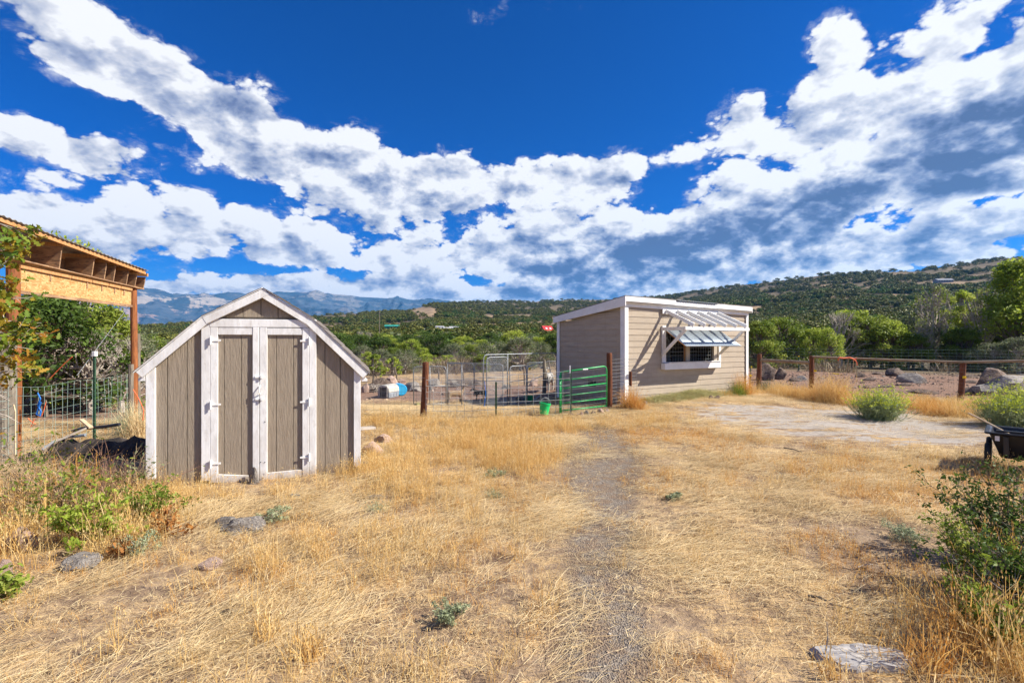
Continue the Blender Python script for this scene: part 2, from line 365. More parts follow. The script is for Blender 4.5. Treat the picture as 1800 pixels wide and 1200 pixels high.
M['rock_grey'] = pmat('grey_lichen_rock', (.22, .19, .165), (.37, .33, .29), 6, .92, bmp=.9, bdist=.03, c3=(.10, .085, .075), s3=14, amt3=.6, objrand=.12)
M['rock_pink'] = pmat('pinkish_rock', (.36, .235, .18), (.48, .35, .28), 5, .92, bmp=.8, bdist=.02, c3=(.22, .17, .14), s3=14, amt3=.5, objrand=.12)
M['bark'] = pmat('grey_brown_bark', (.12, .09, .065), (.24, .19, .15), 8, .9, (3, 3, 1), .6, .01)
M['bark_pale'] = pmat('pale_grey_twigs', (.33, .28, .23), (.48, .42, .36), 8, .9, bmp=0)
M['bramble'] = pmat('tan_bramble_stems', (.25, .165, .10), (.44, .32, .20), 8, .9, bmp=0)
M['bark_red'] = pmat('reddish_twigs', (.16, .085, .06), (.27, .15, .10), 8, .9, bmp=0)
M['fabric_dark'] = pmat('dark_weed_fabric', (.018, .015, .014), (.055, .042, .036), 7, .8, bmp=.8, bdist=.03)
M['stick'] = pmat('pale_stick', (.55, .40, .24), (.66, .50, .32), 8, .7)
M['concrete'] = pmat('pale_slab_rock', (.30, .28, .27), (.46, .43, .41), 7, .9, (1, 5, 1), .7, .01, c3=(.15, .13, .13), s3=20)
M['haymat'] = leafmat('green_hay', [(.36, .33, .14), (.58, .50, .24), (.28, .31, .12), (.66, .56, .30)], .2)
M['straw'] = leafmat('dry_grass_blades', [(.50, .28, .085), (.68, .43, .14), (.78, .54, .21), (.82, .64, .33)], .35, .6)
M['straw_pale'] = leafmat('pale_lying_straw', [(.42, .29, .15), (.74, .54, .27), (.85, .69, .40), (.60, .46, .29)], .25, .6)
M['straw_orange'] = leafmat('orange_dry_grass', [(.50, .23, .05), (.66, .35, .09), (.76, .47, .15)], .35, .6)
M['leaf_oak'] = leafmat('oak_leaves', [(.075, .12, .015), (.15, .22, .025), (.27, .33, .05), (.38, .41, .08)], .4)
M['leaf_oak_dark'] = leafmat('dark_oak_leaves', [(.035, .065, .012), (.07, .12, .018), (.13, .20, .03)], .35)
M['leaf_bright'] = leafmat('bright_cottonwood_leaves', [(.16, .22, .02), (.28, .37, .04), (.42, .49, .07), (.54, .56, .12)], .45)
M['leaf_olive'] = leafmat('grey_green_leaves', [(.07, .10, .045), (.14, .17, .075), (.22, .25, .12), (.27, .27, .16)], .35)
M['leaf_autumn'] = leafmat('turning_oak_leaves', [(.36, .13, .02), (.42, .26, .03), (.22, .28, .03), (.12, .21, .025), (.26, .34, .05)], .45)
M['leaf_brown'] = leafmat('brown_dead_leaves', [(.28, .11, .03), (.42, .19, .05)], .3)
M['leaf_brush'] = leafmat('rabbitbrush_stems', [(.26, .30, .18), (.36, .42, .22), (.42, .48, .18)], .35)
M['flower_yellow'] = leafmat('yellow_green_flower_heads', [(.46, .54, .04), (.60, .66, .05), (.68, .68, .08)], .3)
M['leaf_sage'] = leafmat('sage_leaves', [(.24, .27, .15), (.34, .38, .22), (.42, .45, .28)], .3)
M['juniper'] = leafmat('juniper_needles', [(.055, .056, .010), (.095, .102, .015), (.15, .155, .028), (.21, .20, .045)], .1)
splash(M['siding_h'], .30, (.24, .17, .115)); splash(M['siding_v'], .16, (.20, .14, .095)); splash(M['white_old'], .14, (.34, .26, .19), .8)
M['white_trim'].name = 'white_painted_trim'

def osb_mat():
    m, n, b, out = newmat('oriented_strand_board')
    co = n.coords((3, 1, 1)); vo = n.node('ShaderNodeTexVoronoi'); vo.inputs['Scale'].default_value = 30; vo.inputs['Randomness'].default_value = 1
    n.L.new(n.v('ADD', n.coords((1, 1, 2)), n.scale(n.noise(n.coords(), 6, 2, .5, out='Color'), .25)), vo.inputs['Vector'])
    sp = n.node('ShaderNodeSeparateXYZ'); n.L.new(vo.outputs['Color'], sp.inputs[0])
    c = n.mix(sp.outputs[0], (.36, .18, .055), (.66, .41, .18)); n.L.new(c, b.inputs['Base Color']); b.inputs['Roughness'].default_value = .7
    bump(n, b, sp.outputs[1], .3, .003); return m
M['osb'] = osb_mat()
def corr_mat():
    return pmat('corrugated_galvanised_sheet', (.30, .345, .38), (.38, .43, .46), 3, .42, metal=.3, bmp=.05)
M['corr'] = corr_mat()
M['corr_rust'] = pmat('rusty_corrugated_roof', (.20, .17, .15), (.33, .29, .26), 5, .6, metal=.2, c3=(.20, .09, .05), s3=14, amt3=.6)

def ground_mat():
    m, n, b, out = newmat('dry_ground')
    co = n.coords()
    big = n.noise(co, .9, 5, .6); mid = n.noise(co, 5.5, 6, .65); fine = n.noise(co, 55, 5, .65)
    stc = n.coords((14, 60, 14)); st = n.noise(stc, 1.6, 4, .6, 1.2)
    dirt = n.mix(n.ramp(mid, .35, .65), (.20, .135, .09), (.36, .26, .175))
    straw = n.mix(n.ramp(fine, .35, .65), (.46, .29, .12), (.66, .46, .22))
    f = n.ramp(n.m('ADD', n.m('MULTIPLY', big, .45), n.m('ADD', n.m('MULTIPLY', mid, .4), n.m('MULTIPLY', st, .35))), .56, .70)
    base = n.mix(n.m('MULTIPLY', f, .80), dirt, straw)
    # gravel wheel track
    vo = n.node('ShaderNodeTexVoronoi'); vo.inputs['Scale'].default_value = 95; n.L.new(co, vo.inputs['Vector'])
    sp = n.node('ShaderNodeSeparateXYZ'); n.L.new(vo.outputs['Color'], sp.inputs[0])
    grav = n.mix(sp.outputs[0], (.17, .135, .105), (.34, .285, .23)); grav = n.mix(n.ramp(mid, .42, .58), grav, (.25, .18, .125))
    pm = n.ramp(n.m('ADD', n.attr('path'), n.m('MULTIPLY', n.m('SUBTRACT', mid, .5), .7)), .18, .62)
    base = n.mix(pm, base, grav)
    # corral dirt
    red = n.mix(n.ramp(big, .3, .7), (.20, .12, .083), (.28, .18, .13)); red = n.mix(n.m('MULTIPLY', n.ramp(fine, .5, .7), .5), red, (.13, .085, .07))
    red = n.mix(n.m('MULTIPLY', n.ramp(mid, .58, .70), .5), red, (.36, .26, .19))
    dm = n.ramp(n.m('ADD', n.attr('dirt'), n.m('MULTIPLY', n.m('SUBTRACT', mid, .5), .5)), .4, .6)
    base = n.mix(dm, base, red)
    # pale hard pad
    padc = n.mix(n.ramp(n.noise(co, 9, 6, .7), .3, .7), (.31, .265, .225), (.46, .41, .36))
    band = n.noise(n.coords((1.0, 3.2, 1)), 1.1, 6, .68, .6)
    cm = n.ramp(n.m('ADD', n.attr('pad'), n.m('MULTIPLY', n.m('SUBTRACT', band, .5), 3.4)), .62, .80)
    cm = n.m('MULTIPLY', cm, n.ramp(n.attr('pad'), .10, .35))
    base = n.mix(cm, base, padc)
    # hillside beyond: scrub soil and fallow fields
    hb = n.noise(co, .035, 6, .65)
    hill = n.mix(n.ramp(hb, .35, .65), (.105, .085, .052), (.19, .14, .09))
    hill = n.mix(n.m('MULTIPLY', n.attr('field'), .9), hill, n.mix(n.ramp(n.noise(co, .05, 5, .6), .3, .7), (.25, .17, .11), (.38, .27, .16)))
    base = n.mix(n.attr('hill'), base, hill)
    n.L.new(base, b.inputs['Base Color']); b.inputs['Roughness'].default_value = .95; b.inputs['Specular IOR Level'].default_value = .1
    bump(n, b, n.m('ADD', n.m('MULTIPLY', mid, .6), n.m('ADD', n.m('MULTIPLY', fine, .5), n.m('MULTIPLY', n.m('MULTIPLY', vo.outputs['Distance'], pm), -.4))), .8, .04)
    return m
M['ground'] = ground_mat()

# ------------------------------------------------------------------ ground, hills, mountains
FENCE_R = [(-30, 9.2), (-8, 10.2), (-1.84, 10.2), (1.2, 10.35), (2.2, 11.1), (2.73, 11.7), (6.9, 14.2), (8.6, 17.0), (9.3, 15.0), (12.4, 13.3), (17, 11.4), (30, 8)]
def fence_y(x): return np.interp(x, [p[0] for p in FENCE_R], [p[1] for p in FENCE_R])
def path_mask(x, y):
    cx = .46 + (y - 2.27) * .165; w = .25 + .04 * np.clip(y - 3, 0, 4) + .22 * np.exp(-((y - 6.4) / 1.4) ** 2)
    return np.exp(-((x - cx - .10 * np.exp(-((y - 7) / 1.6) ** 2)) / w) ** 2) * sstep(10.3, 7.6, y) * sstep(-3, 0, y)
def dirt_mask(x, y):
    k = sstep(-.1, .5, y - fence_y(x) - .25)
    k = k * (1 - .95 * np.exp(-((x + .8) / 2.6) ** 2 - ((y - 12.1) / 1.3) ** 2))       # bedding straw in the pen
    k = k * (1 - sstep(18.0, 20.5, y) * sstep(3.5, 2.5, x))
    k = k * (1 - sstep(26, 29, y - .1 * x))
    return k
def pad_mask(x, y):
    a = np.exp(-((x - 6.6) / 2.9) ** 4 - ((y - 9.6 + .15 * (x - 6.5)) / 2.3) ** 4)
    return a
FIELDS = [(790, 587, 50, 4.5), (961, 590, 26, 6), (690, 582, 22, 4.5), (560, 575, 60, 3), (1120, 545, 60, 3), (1380, 522, 22, 2.5), (745, 549, 34, 11), (1700, 499, 66, 4), (1445, 503, 26, 2.4), (1560, 519, 50, 3), (1330, 543, 18, 5), (900, 572, 120, 3.5), (700, 570, 30, 3), (960, 570, 60, 5), (850, 575, 40, 5), (1010, 560, 50, 4), (760, 583, 40, 3.5), (1480, 528, 24, 3), (1620, 530, 40, 3), (1360, 529, 14, 2.5), (880, 558, 70, 3)]
def elev_uv(x, y, z):
    yy = np.maximum(y, .01); return 900 + x / yy * FPX, 600 - (z - CAMZ) / yy * FPX
def field_mask(x, y, z):
    u, v = elev_uv(x, y, z); f = 0
    wob = (fbm(u / 18, v / 6, 3, 3) - .5) * 1.5
    for (a, b_, s, t) in FIELDS: f = np.maximum(f, np.clip(1.6 - ((u - a) / s) ** 2 - ((v - b_) / t) ** 2 + wob, 0, 1))
    return np.where(y > 60, f, 0)
def polar(name, rs, azs, hf, mat, closed=False):
    A, RR = np.meshgrid(azs, rs); x = RR * np.sin(A); y = RR * np.cos(A); z = hf(x, y)
    V = np.stack([x.ravel(), y.ravel(), z.ravel()], 1); na = len(azs); nr = len(rs)
    i = np.arange((nr - 1)); j = np.arange(na - 1 if not closed else na); I, J = np.meshgrid(i, j, indexing='ij'); J2 = (J + 1) % na
    F = np.stack([(I * na + J), (I * na + J2), ((I + 1) * na + J2), ((I + 1) * na + J)], -1).reshape(-1, 4)
    F = F[:, ::-1]
    me = np_mesh(name, V, F, np.full(len(F), .5), mat)
    for nm, val in (('path', path_mask(x, y)), ('dirt', dirt_mask(x, y)), ('pad', pad_mask(x, y)), ('field', field_mask(x, y, z)), ('hill', sstep(27, 33, np.hypot(x, y) - .1 * x) * np.ones_like(x))):
        at = me.attributes.new(nm, 'FLOAT', 'POINT'); at.data.foreach_set('value', val.ravel().astype(np.float32))
    me.polygons.foreach_set('use_smooth', np.ones(len(F), bool))
    o = link(name, me); return o
fr = np.radians(np.arange(-56, 56.01, .28)); bk = np.radians(np.arange(60, 300.1, 5)); azs = np.concatenate([fr, bk])
rs1 = np.concatenate([[.02], np.geomspace(.6, 40, 175)]); rs2 = np.geomspace(40, 1700, 150)
g = polar('ground', rs1, azs, H, M['ground'], True); tag(g, kind='structure', label='dry straw covered ground with gravel wheel track and bare corral dirt')
g = polar('hillside', rs2, azs, H, M['ground'], True); tag(g, kind='structure', label='scrub covered hillside with fallow field patches')
g = polar('valley_floor', np.concatenate([[1700.], np.geomspace(1800, 9000, 30)]), np.radians(np.arange(0, 360, 4)), lambda x, y: H(x, y) * 1.0, M['ground'], True); tag(g, kind='structure')

MU = np.array([-900, -300, 0, 120, 239, 283, 308, 339, 355, 372, 408, 445, 483, 522, 555, 572, 617, 633, 700, 760, 850, 1000, 1400])
MV = np.array([520, 500, 506, 508, 510.5, 515, 522, 520, 517, 522, 519, 517, 515, 513, 514, 517.5, 519, 521.6, 525, 530, 538, 552, 600])
def Hm(x, y):
    az = np.arctan2(x, y); r = np.hypot(x, y); u = 900 + np.tan(az) * FPX
    tr = (600 - np.interp(u, MU, MV)) / FPX * np.cos(az)
    R0, R1 = 3900., 6600.
    t = np.clip((r - R0) / (R1 - R0), 0, 1)
    rid = 1 - np.abs(2 * fbm(x / 620 + 2, y / 1500, 5, 31, .55) - 1) * 1.0
    rid2 = 1 - np.abs(2 * fbm(x / 230, y / 420, 4, 77, .55) - 1)
    prof = .10 * t + .9 * sstep(.1, 1, t)
    zr = R1 * tr
    z = -120 + (zr + 120) * prof
    amp = 240 * np.sin(np.pi * np.clip(t, 0, 1)) ** .8
    z = z + amp * (rid - .75) * 1.6 + amp * .5 * (rid2 - .75)
    z = np.where(r > R1, zr - (r - R1) * .3, z)
    return z
def mount_mat():
    m, n, b, out = newmat('eroded_mountain')
    co = n.coords()
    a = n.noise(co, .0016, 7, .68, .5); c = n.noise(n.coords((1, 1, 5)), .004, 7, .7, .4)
    col_ = n.mix(n.ramp(c, .4, .6), (.030, .055, .085), (.07, .09, .12))  # blue of the distant air is put into the slope colour too
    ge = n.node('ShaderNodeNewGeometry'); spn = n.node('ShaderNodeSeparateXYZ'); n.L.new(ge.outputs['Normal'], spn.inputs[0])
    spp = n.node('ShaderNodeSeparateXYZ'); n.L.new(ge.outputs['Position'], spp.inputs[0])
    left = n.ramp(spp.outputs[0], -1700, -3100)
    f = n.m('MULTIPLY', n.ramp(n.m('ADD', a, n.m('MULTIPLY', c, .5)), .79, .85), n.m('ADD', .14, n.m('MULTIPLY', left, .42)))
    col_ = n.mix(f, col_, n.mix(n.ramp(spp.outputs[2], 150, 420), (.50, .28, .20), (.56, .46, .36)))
    n.L.new(col_, b.inputs['Base Color']); b.inputs['Roughness'].default_value = 1
    bump(n, b, c, .8, 60); return m
g = polar('mountains', np.concatenate([np.geomspace(3900, 6600, 130), [7000., 7600.]]), np.radians(np.arange(-72, 20, .16)), Hm, mount_mat()); tag(g, kind='structure', label='long blue mountain ridge with pale cliffs across the valley')

def air():
    mb = MB(); mb.box(-9500, 9500, -9500, 9500, -1000, 780)
    m = bpy.data.materials.new('air'); m.use_nodes = True; n = NT(m.node_tree); n.N.clear()
    out = n.node('ShaderNodeOutputMaterial'); pv = n.node('ShaderNodeVolumePrincipled')
    pv.inputs['Color'].default_value = (.10, .47, 1.0, 1); pv.inputs['Density'].default_value = HAZE
    pv.inputs['Anisotropy'].default_value = 0.2
    n.L.new(pv.outputs[0], out.inputs['Volume'])
    o = mb.build('haze', m); tag(o, kind='stuff', label='thin blue air over the valley')
HAZE = 0.00007
air()

# ------------------------------------------------------------------ instancing of uncountable growth
def protos(name, meshes):
    c = bpy.data.collections.new(name)
    for i, me in enumerate(meshes):
        o = bpy.data.objects.new(f'{name}_{i:02d}', me); c.objects.link(o)
    return c
def scatter(name, pts, rot, scl, idx, pc, parent=None):
    me = bpy.data.meshes.new(name); pts = np.asarray(pts, np.float32); me.vertices.add(len(pts)); me.vertices.foreach_set('co', pts.ravel())
    for nm, typ, val in (('rot', 'FLOAT_VECTOR', rot), ('scl', 'FLOAT_VECTOR', scl), ('idx', 'INT', idx)):
        at = me.attributes.new(nm, typ, 'POINT')
        at.data.foreach_set('vector' if typ == 'FLOAT_VECTOR' else 'value', np.asarray(val, np.float32 if typ != 'INT' else np.int32).ravel())
    o = link(name, me, parent)
    ng = bpy.data.node_groups.new('scatter_' + name, 'GeometryNodeTree')
    ng.interface.new_socket('Geometry', in_out='INPUT', socket_type='NodeSocketGeometry'); ng.interface.new_socket('Geometry', in_out='OUTPUT', socket_type='NodeSocketGeometry')
    N = ng.nodes; L = ng.links
    gi = N.new('NodeGroupInput'); go = N.new('NodeGroupOutput'); ip = N.new('GeometryNodeInstanceOnPoints'); ci = N.new('GeometryNodeCollectionInfo')
    ci.inputs[0].default_value = pc; ci.inputs['Separate Children'].default_value = True; ci.inputs['Reset Children'].default_value = True
    ip.inputs['Pick Instance'].default_value = True
    L.new(gi.outputs[0], ip.inputs['Points']); L.new(ci.outputs[0], ip.inputs['Instance'])
    for nm, dt, sock in (('rot', 'FLOAT_VECTOR', 'Rotation'), ('scl', 'FLOAT_VECTOR', 'Scale'), ('idx', 'INT', 'Instance Index')):
        a = N.new('GeometryNodeInputNamedAttribute'); a.data_type = dt; a.inputs[0].default_value = nm
        L.new(a.outputs[0], ip.inputs[sock])
    L.new(ip.outputs[0], go.inputs[0])
    md = o.modifiers.new('scatter', 'NODES'); md.node_group = ng
    return o

def blades(n, hgt, spread, lean, width, mat, name, seg=2, flat=False, dirv=None, heads=0.0, seed=0, tone=(0, 1)):
    g_ = np.random.default_rng(seed); V = []; F = []; T = []
    for i in range(n):
        bx, by = g_.normal(0, spread, 2); a = g_.uniform(0, 2 * np.pi)
        if dirv is not None: a = dirv + g_.normal(0, .45)
        L_ = hgt * g_.uniform(.45, 1.15); w = width * g_.uniform(.7, 1.3)
        if flat:
            el0 = g_.uniform(-.02, .30); p = np.array([bx, by, g_.uniform(.004, .03)]); ca = a
            pts = [p]
            for s_ in range(seg):
                ca += g_.normal(0, .22); e_ = el0 - .35 * s_ / seg
                p = p + L_ / seg * np.array([np.cos(ca) * np.cos(e_), np.sin(ca) * np.cos(e_), np.sin(e_)]); p[2] = max(p[2], .003); pts.append(p)
            sd = np.array([-np.sin(a), np.cos(a), .25])
        else:
            th = abs(g_.normal(0, lean)); p = np.array([bx, by, -.02]); pts = [p]
            for s_ in range(seg):
                th2 = th * (1 + .9 * s_)
                p = p + L_ / seg * np.array([np.cos(a) * np.sin(th2), np.sin(a) * np.sin(th2), np.cos(th2)]); pts.append(p)
            b_ = g_.uniform(0, 2 * np.pi); sd = np.array([np.cos(b_), np.sin(b_), 0])
        o = len(V)
        for k, q in enumerate(pts[:-1]):
            ww = w * (1 - .35 * k / seg); V += [q - sd * ww / 2, q + sd * ww / 2]
        V += [pts[-1] - sd * w * .2, pts[-1] + sd * w * .2]
        t = g_.uniform(*tone)
        for k in range(seg): F.append((o + 2 * k, o + 2 * k + 1, o + 2 * k + 3, o + 2 * k + 2)); T.append(t)
        if heads and g_.random() < heads and not flat:
            for hh in range(3):
                q = pts[-1] + g_.normal(0, .012, 3) - np.array([0, 0, .015 * hh]); o = len(V); s1 = g_.normal(0, 1, 3); s1 /= np.linalg.norm(s1)
                V += [q, q + s1 * .0035 + [0, 0, .007], q + [0, 0, .020], q - s1 * .0035 + [0, 0, .007]]; F.append((o, o + 1, o + 2, o + 3)); T.append(min(1, t + .2))
    return np_mesh(name, V, F, T, mat)

tall = protos('tall_grass_tuft', [blades(36, .25, .045, .38, .0025, M['straw'], 'tuft', 3, heads=.4, seed=s) for s in range(5)])
orange = protos('orange_grass_tuft', [blades(28, .12, .05, .6, .0023, M['straw_orange'], 'tuft', 3, heads=.12, seed=20 + s) for s in range(4)])
short = protos('short_grass_tuft', [blades(22, .065, .05, .8, .0021, M['straw'], 'tuft', 2, heads=.0, seed=40 + s) for s in range(5)])
lying = protos('lying_straw', [blades(44, .24, .11, 0, .0023, M['straw_pale'], 'straw', 3, flat=True, dirv=0.0, seed=60 + s) for s in range(5)])
litter = protos('chaff', [blades(50, .06, .10, 0, .0022, M['straw_pale'], 'chaff', 2, flat=True, seed=80 + s, tone=(0, .8)) for s in range(4)])

def blocked(x, y):
    # inside the two sheds
    dx = x + 2.93; dy = y - 5.6; a = R(15.7); lx = dx * math.cos(a) + dy * math.sin(a); ly = -dx * math.sin(a) + dy * math.cos(a)
    k = (np.abs(lx) < 1.2) & (ly > .02) & (ly < 1.85)
    dx = x - 2.73; dy = y - 11.7; s_ = dx * .863 + dy * .505; t_ = -dx * .505 + dy * .863
    return k | ((s_ > -.03) & (s_ < 4.8) & (t_ > -.03) & (t_ < 2.75))
def G2(x, y, cx, cy, sx, sy): return np.exp(-((x - cx) / sx) ** 2 - ((y - cy) / sy) ** 2)
def dens_tall(x, y):
    n = fbm(x * .9, y * .9, 4, 101)
    d = 1.5 * G2(x, y, -.5, 7.1, 1.25, 1.25) + 1.1 * G2(x, y, -1.45, 5.9, .5, .8) + .35 * G2(x, y, -1.7, 5.0, .9, .4) + .25 * G2(x, y, .3, 9.0, 1.4, .5)
    d = d + .45 * G2(x, y, -2.2, 9.6, 1.4, .4) + .9 * G2(x, y, -4.2, 4.7, .7, .55) + .30 * G2(x, y, -3.6, 4.0, 1.0, .6) + .08 * G2(x, y, -2.2, 3.6, 2.2, .8)
    d = d + .16 * G2(x, y, 5.8, 5.6, 2.6, .6) + .15 * G2(x, y, 2.6, 9.2, .8, .5) + .6 * G2(x, y, 2.9, 11.2, .35, .3) + .5 * G2(x, y, 2.5, 2.1, .7, .5) + .12 * G2(x, y, -.6, 2.2, .8, .3)
    d = d + .9 * G2(x, y, 12, 11.6, 3.0, .9) + .7 * G2(x, y, 8.6, 13.9, 1.2, .7)
    return np.clip(d * (.12 + 1.6 * sstep(.38, .62, n)), 0, 1.2)
def dens_orange(x, y):
    n = fbm(x * 1.3 + 5, y * 1.3, 4, 131)
    d = .12 + 1.0 * G2(x, y, 4.8, 5.2, 3.4, 1.3) + .35 * G2(x, y, 2.6, 2.6, 1.4, .8) + .5 * G2(x, y, 2.6, 3.2, 1.1, 1.2) + .35 * G2(x, y, -1.8, 3.0, 1.4, .8) + .4 * G2(x, y, -.4, 8.6, 2.2, 1.2) + .35 * G2(x, y, 2.8, 8.2, 1.2, 1)
    return np.clip(d * (.03 + 2.2 * sstep(.45, .60, n)), 0, 1.4)
def dens_lay(x, y):
    n = fbm(x * .8 - 3, y * 1.1 + 1, 4, 151)
    return np.clip(.04 + .9 * sstep(.45, .62, n), 0, 1.0) * (1 - .88 * sstep(.50, .66, fbm(x * 1.5 + 7, y * 2.2, 4, 161)))
def wanted(x, y):
    return (1 - (.90 + .09 * sstep(.35, .6, fbm(x * 2.2, y * 1.4, 4, 401))) * path_mask(x, y)) * (1 - .9 * G2(x, y, -2.75, 5.25, .75, .28)) * (1 - dirt_mask(x, y)) * (1 - .85 * sstep(.15, .5, pad_mask(x, y))) * (~blocked(x, y))
def sow(name, dens, rate, pc, np_, smin, smax, box, label, aim=None, zs=1.0):
    x0, x1, y0, y1 = box; N = int((x1 - x0) * (y1 - y0) * rate)
    x = rng.uniform(x0, x1, N); y = rng.uniform(y0, y1, N)
    fov = np.abs(x) < 1.12 * y + .8
    keep = (rng.random(N) < dens(x, y) * wanted(x, y) * np.clip(9.0 / np.maximum(y, 1) , .35, 1)) & fov
    x = x[keep]; y = y[keep]; n = len(x)
    s_ = rng.uniform(smin, smax, n); far = 1 + .05 * np.maximum(y - 6, 0)
    rz = rng.uniform(0, 2 * np.pi, n) if aim is None else aim(x, y) + rng.normal(0, .35, n) + np.pi * (rng.random(n) < .5)
    rot = np.stack([np.zeros(n), np.zeros(n), rz], 1)
    sc = np.stack([s_ * far, s_ * far, s_ * zs * rng.uniform(.8, 1.2, n)], 1)
    o = scatter(name, np.stack([x, y, H(x, y)], 1), rot, sc, rng.integers(0, np_, n), pc)
    tag(o, label, name.replace('_', ' ').split()[-1], kind='stuff'); return n
BOX = (-12, 14, 1.2, 15)
NB = [0]
NB[0] += sow('tall_grass', dens_tall, 190, tall, 5, .65, 1.15, BOX, 'tall golden dry grass standing beside the small shed and along the fences')
NB[0] += sow('orange_grass', dens_orange, 120, orange, 4, .5, 1.1, BOX, 'short orange brown dry grass right of the wheel track')
NB[0] += sow('short_grass', lambda x, y: .06 + .75 * dens_lay(x + 4, y) ** 2, 90, short, 5, .5, 1.2, BOX, 'short pale dry grass all over the yard')
swirl = lambda x, y: 0.45 + .9 * (fbm(x * .35, y * .35, 2, 171) - .5) * 2 + .25 * np.sign(-x)
NB[0] += sow('lying_straw', dens_lay, 130, lying, 5, .6, 1.25, BOX, 'pale flattened straw lying over the yard', aim=swirl)
NB[0] += sow('chaff', lambda x, y: (.25 + .75 * sstep(.4, .6, fbm(x * 1.7, y * 2.0, 3, 165))) * (1 + 1.6 * path_mask(x, y)), 75, litter, 4, .6, 1.3, BOX, 'short chaff and broken stems on the soil')
print('clumps', NB)

# ------------------------------------------------------------------ rocks
def rock_mesh(seed, mat, flat=.6, sub=3, rough=.34, cut=8):
    import bmesh
    g_ = random.Random(seed); bm = bmesh.new(); bmesh.ops.create_icosphere(bm, subdivisions=sub, radius=1)
    planes = [(Vector((g_.gauss(0, 1), g_.gauss(0, 1), g_.gauss(.2, .8))).normalized(), g_.uniform(.42, .85)) for _ in range(cut)]
    off = Vector((g_.uniform(0, 50), g_.uniform(0, 50), g_.uniform(0, 50)))
    from mathutils import noise as mn
    for v in bm.verts:
        p = v.co.copy()
        for n_, d_ in planes:
            k = p.dot(n_) - d_
            if k > 0: p -= n_ * k * .92
        p *= 1 + rough * mn.noise(p * 1.3 + off) + .10 * mn.noise(p * 4 + off) + .04 * mn.noise(p * 9 + off)
        p.z = p.z * flat; v.co = p
    me = bpy.data.meshes.new('rock'); bm.to_mesh(me); bm.free(); me.materials.append(mat)
    for p in me.polygons: p.use_smooth = True
    try: me.set_sharp_from_angle(angle=R(35))
    except Exception: pass
    return me
ROCKS = {k: [rock_mesh(s * 7 + i * 31, M[k], .72) for s in range(5)] for i, k in enumerate(('rock_dark', 'rock_grey', 'rock_pink'))}
def rock(u, v, wpx, hpx, kind, label, Y=None, name='boulder', group=None, depth=.8, i=None, sink=.25, cat='rock'):
    """a rock whose foot is seen at (u, v), wpx wide and hpx high at that distance"""
    if Y is None:
        Y = 8.0
        for _ in range(12):
            z = h(X(u, Y), Y); Y = (CAMZ - z) * FPX / max(v - 600, 5)
    x = X(u, Y); w = wpx / FPX * Y / 2; hh = hpx / FPX * Y
    me = ROCKS[kind][(i if i is not None else random.randrange(5)) % 5]
    o = link(name, me); zext = .62
    o.scale = (w * 1.05, w * depth, hh / (zext * (1 + (1 - sink)) ) * 1.05)
    o.location = (x, Y + w * depth * .5, h(x, Y) + o.scale.z * zext * (1 - 2 * sink) * .8); o.rotation_euler = (0, 0, random.uniform(-.4, .4))
    tag(o, label, cat, group); return o

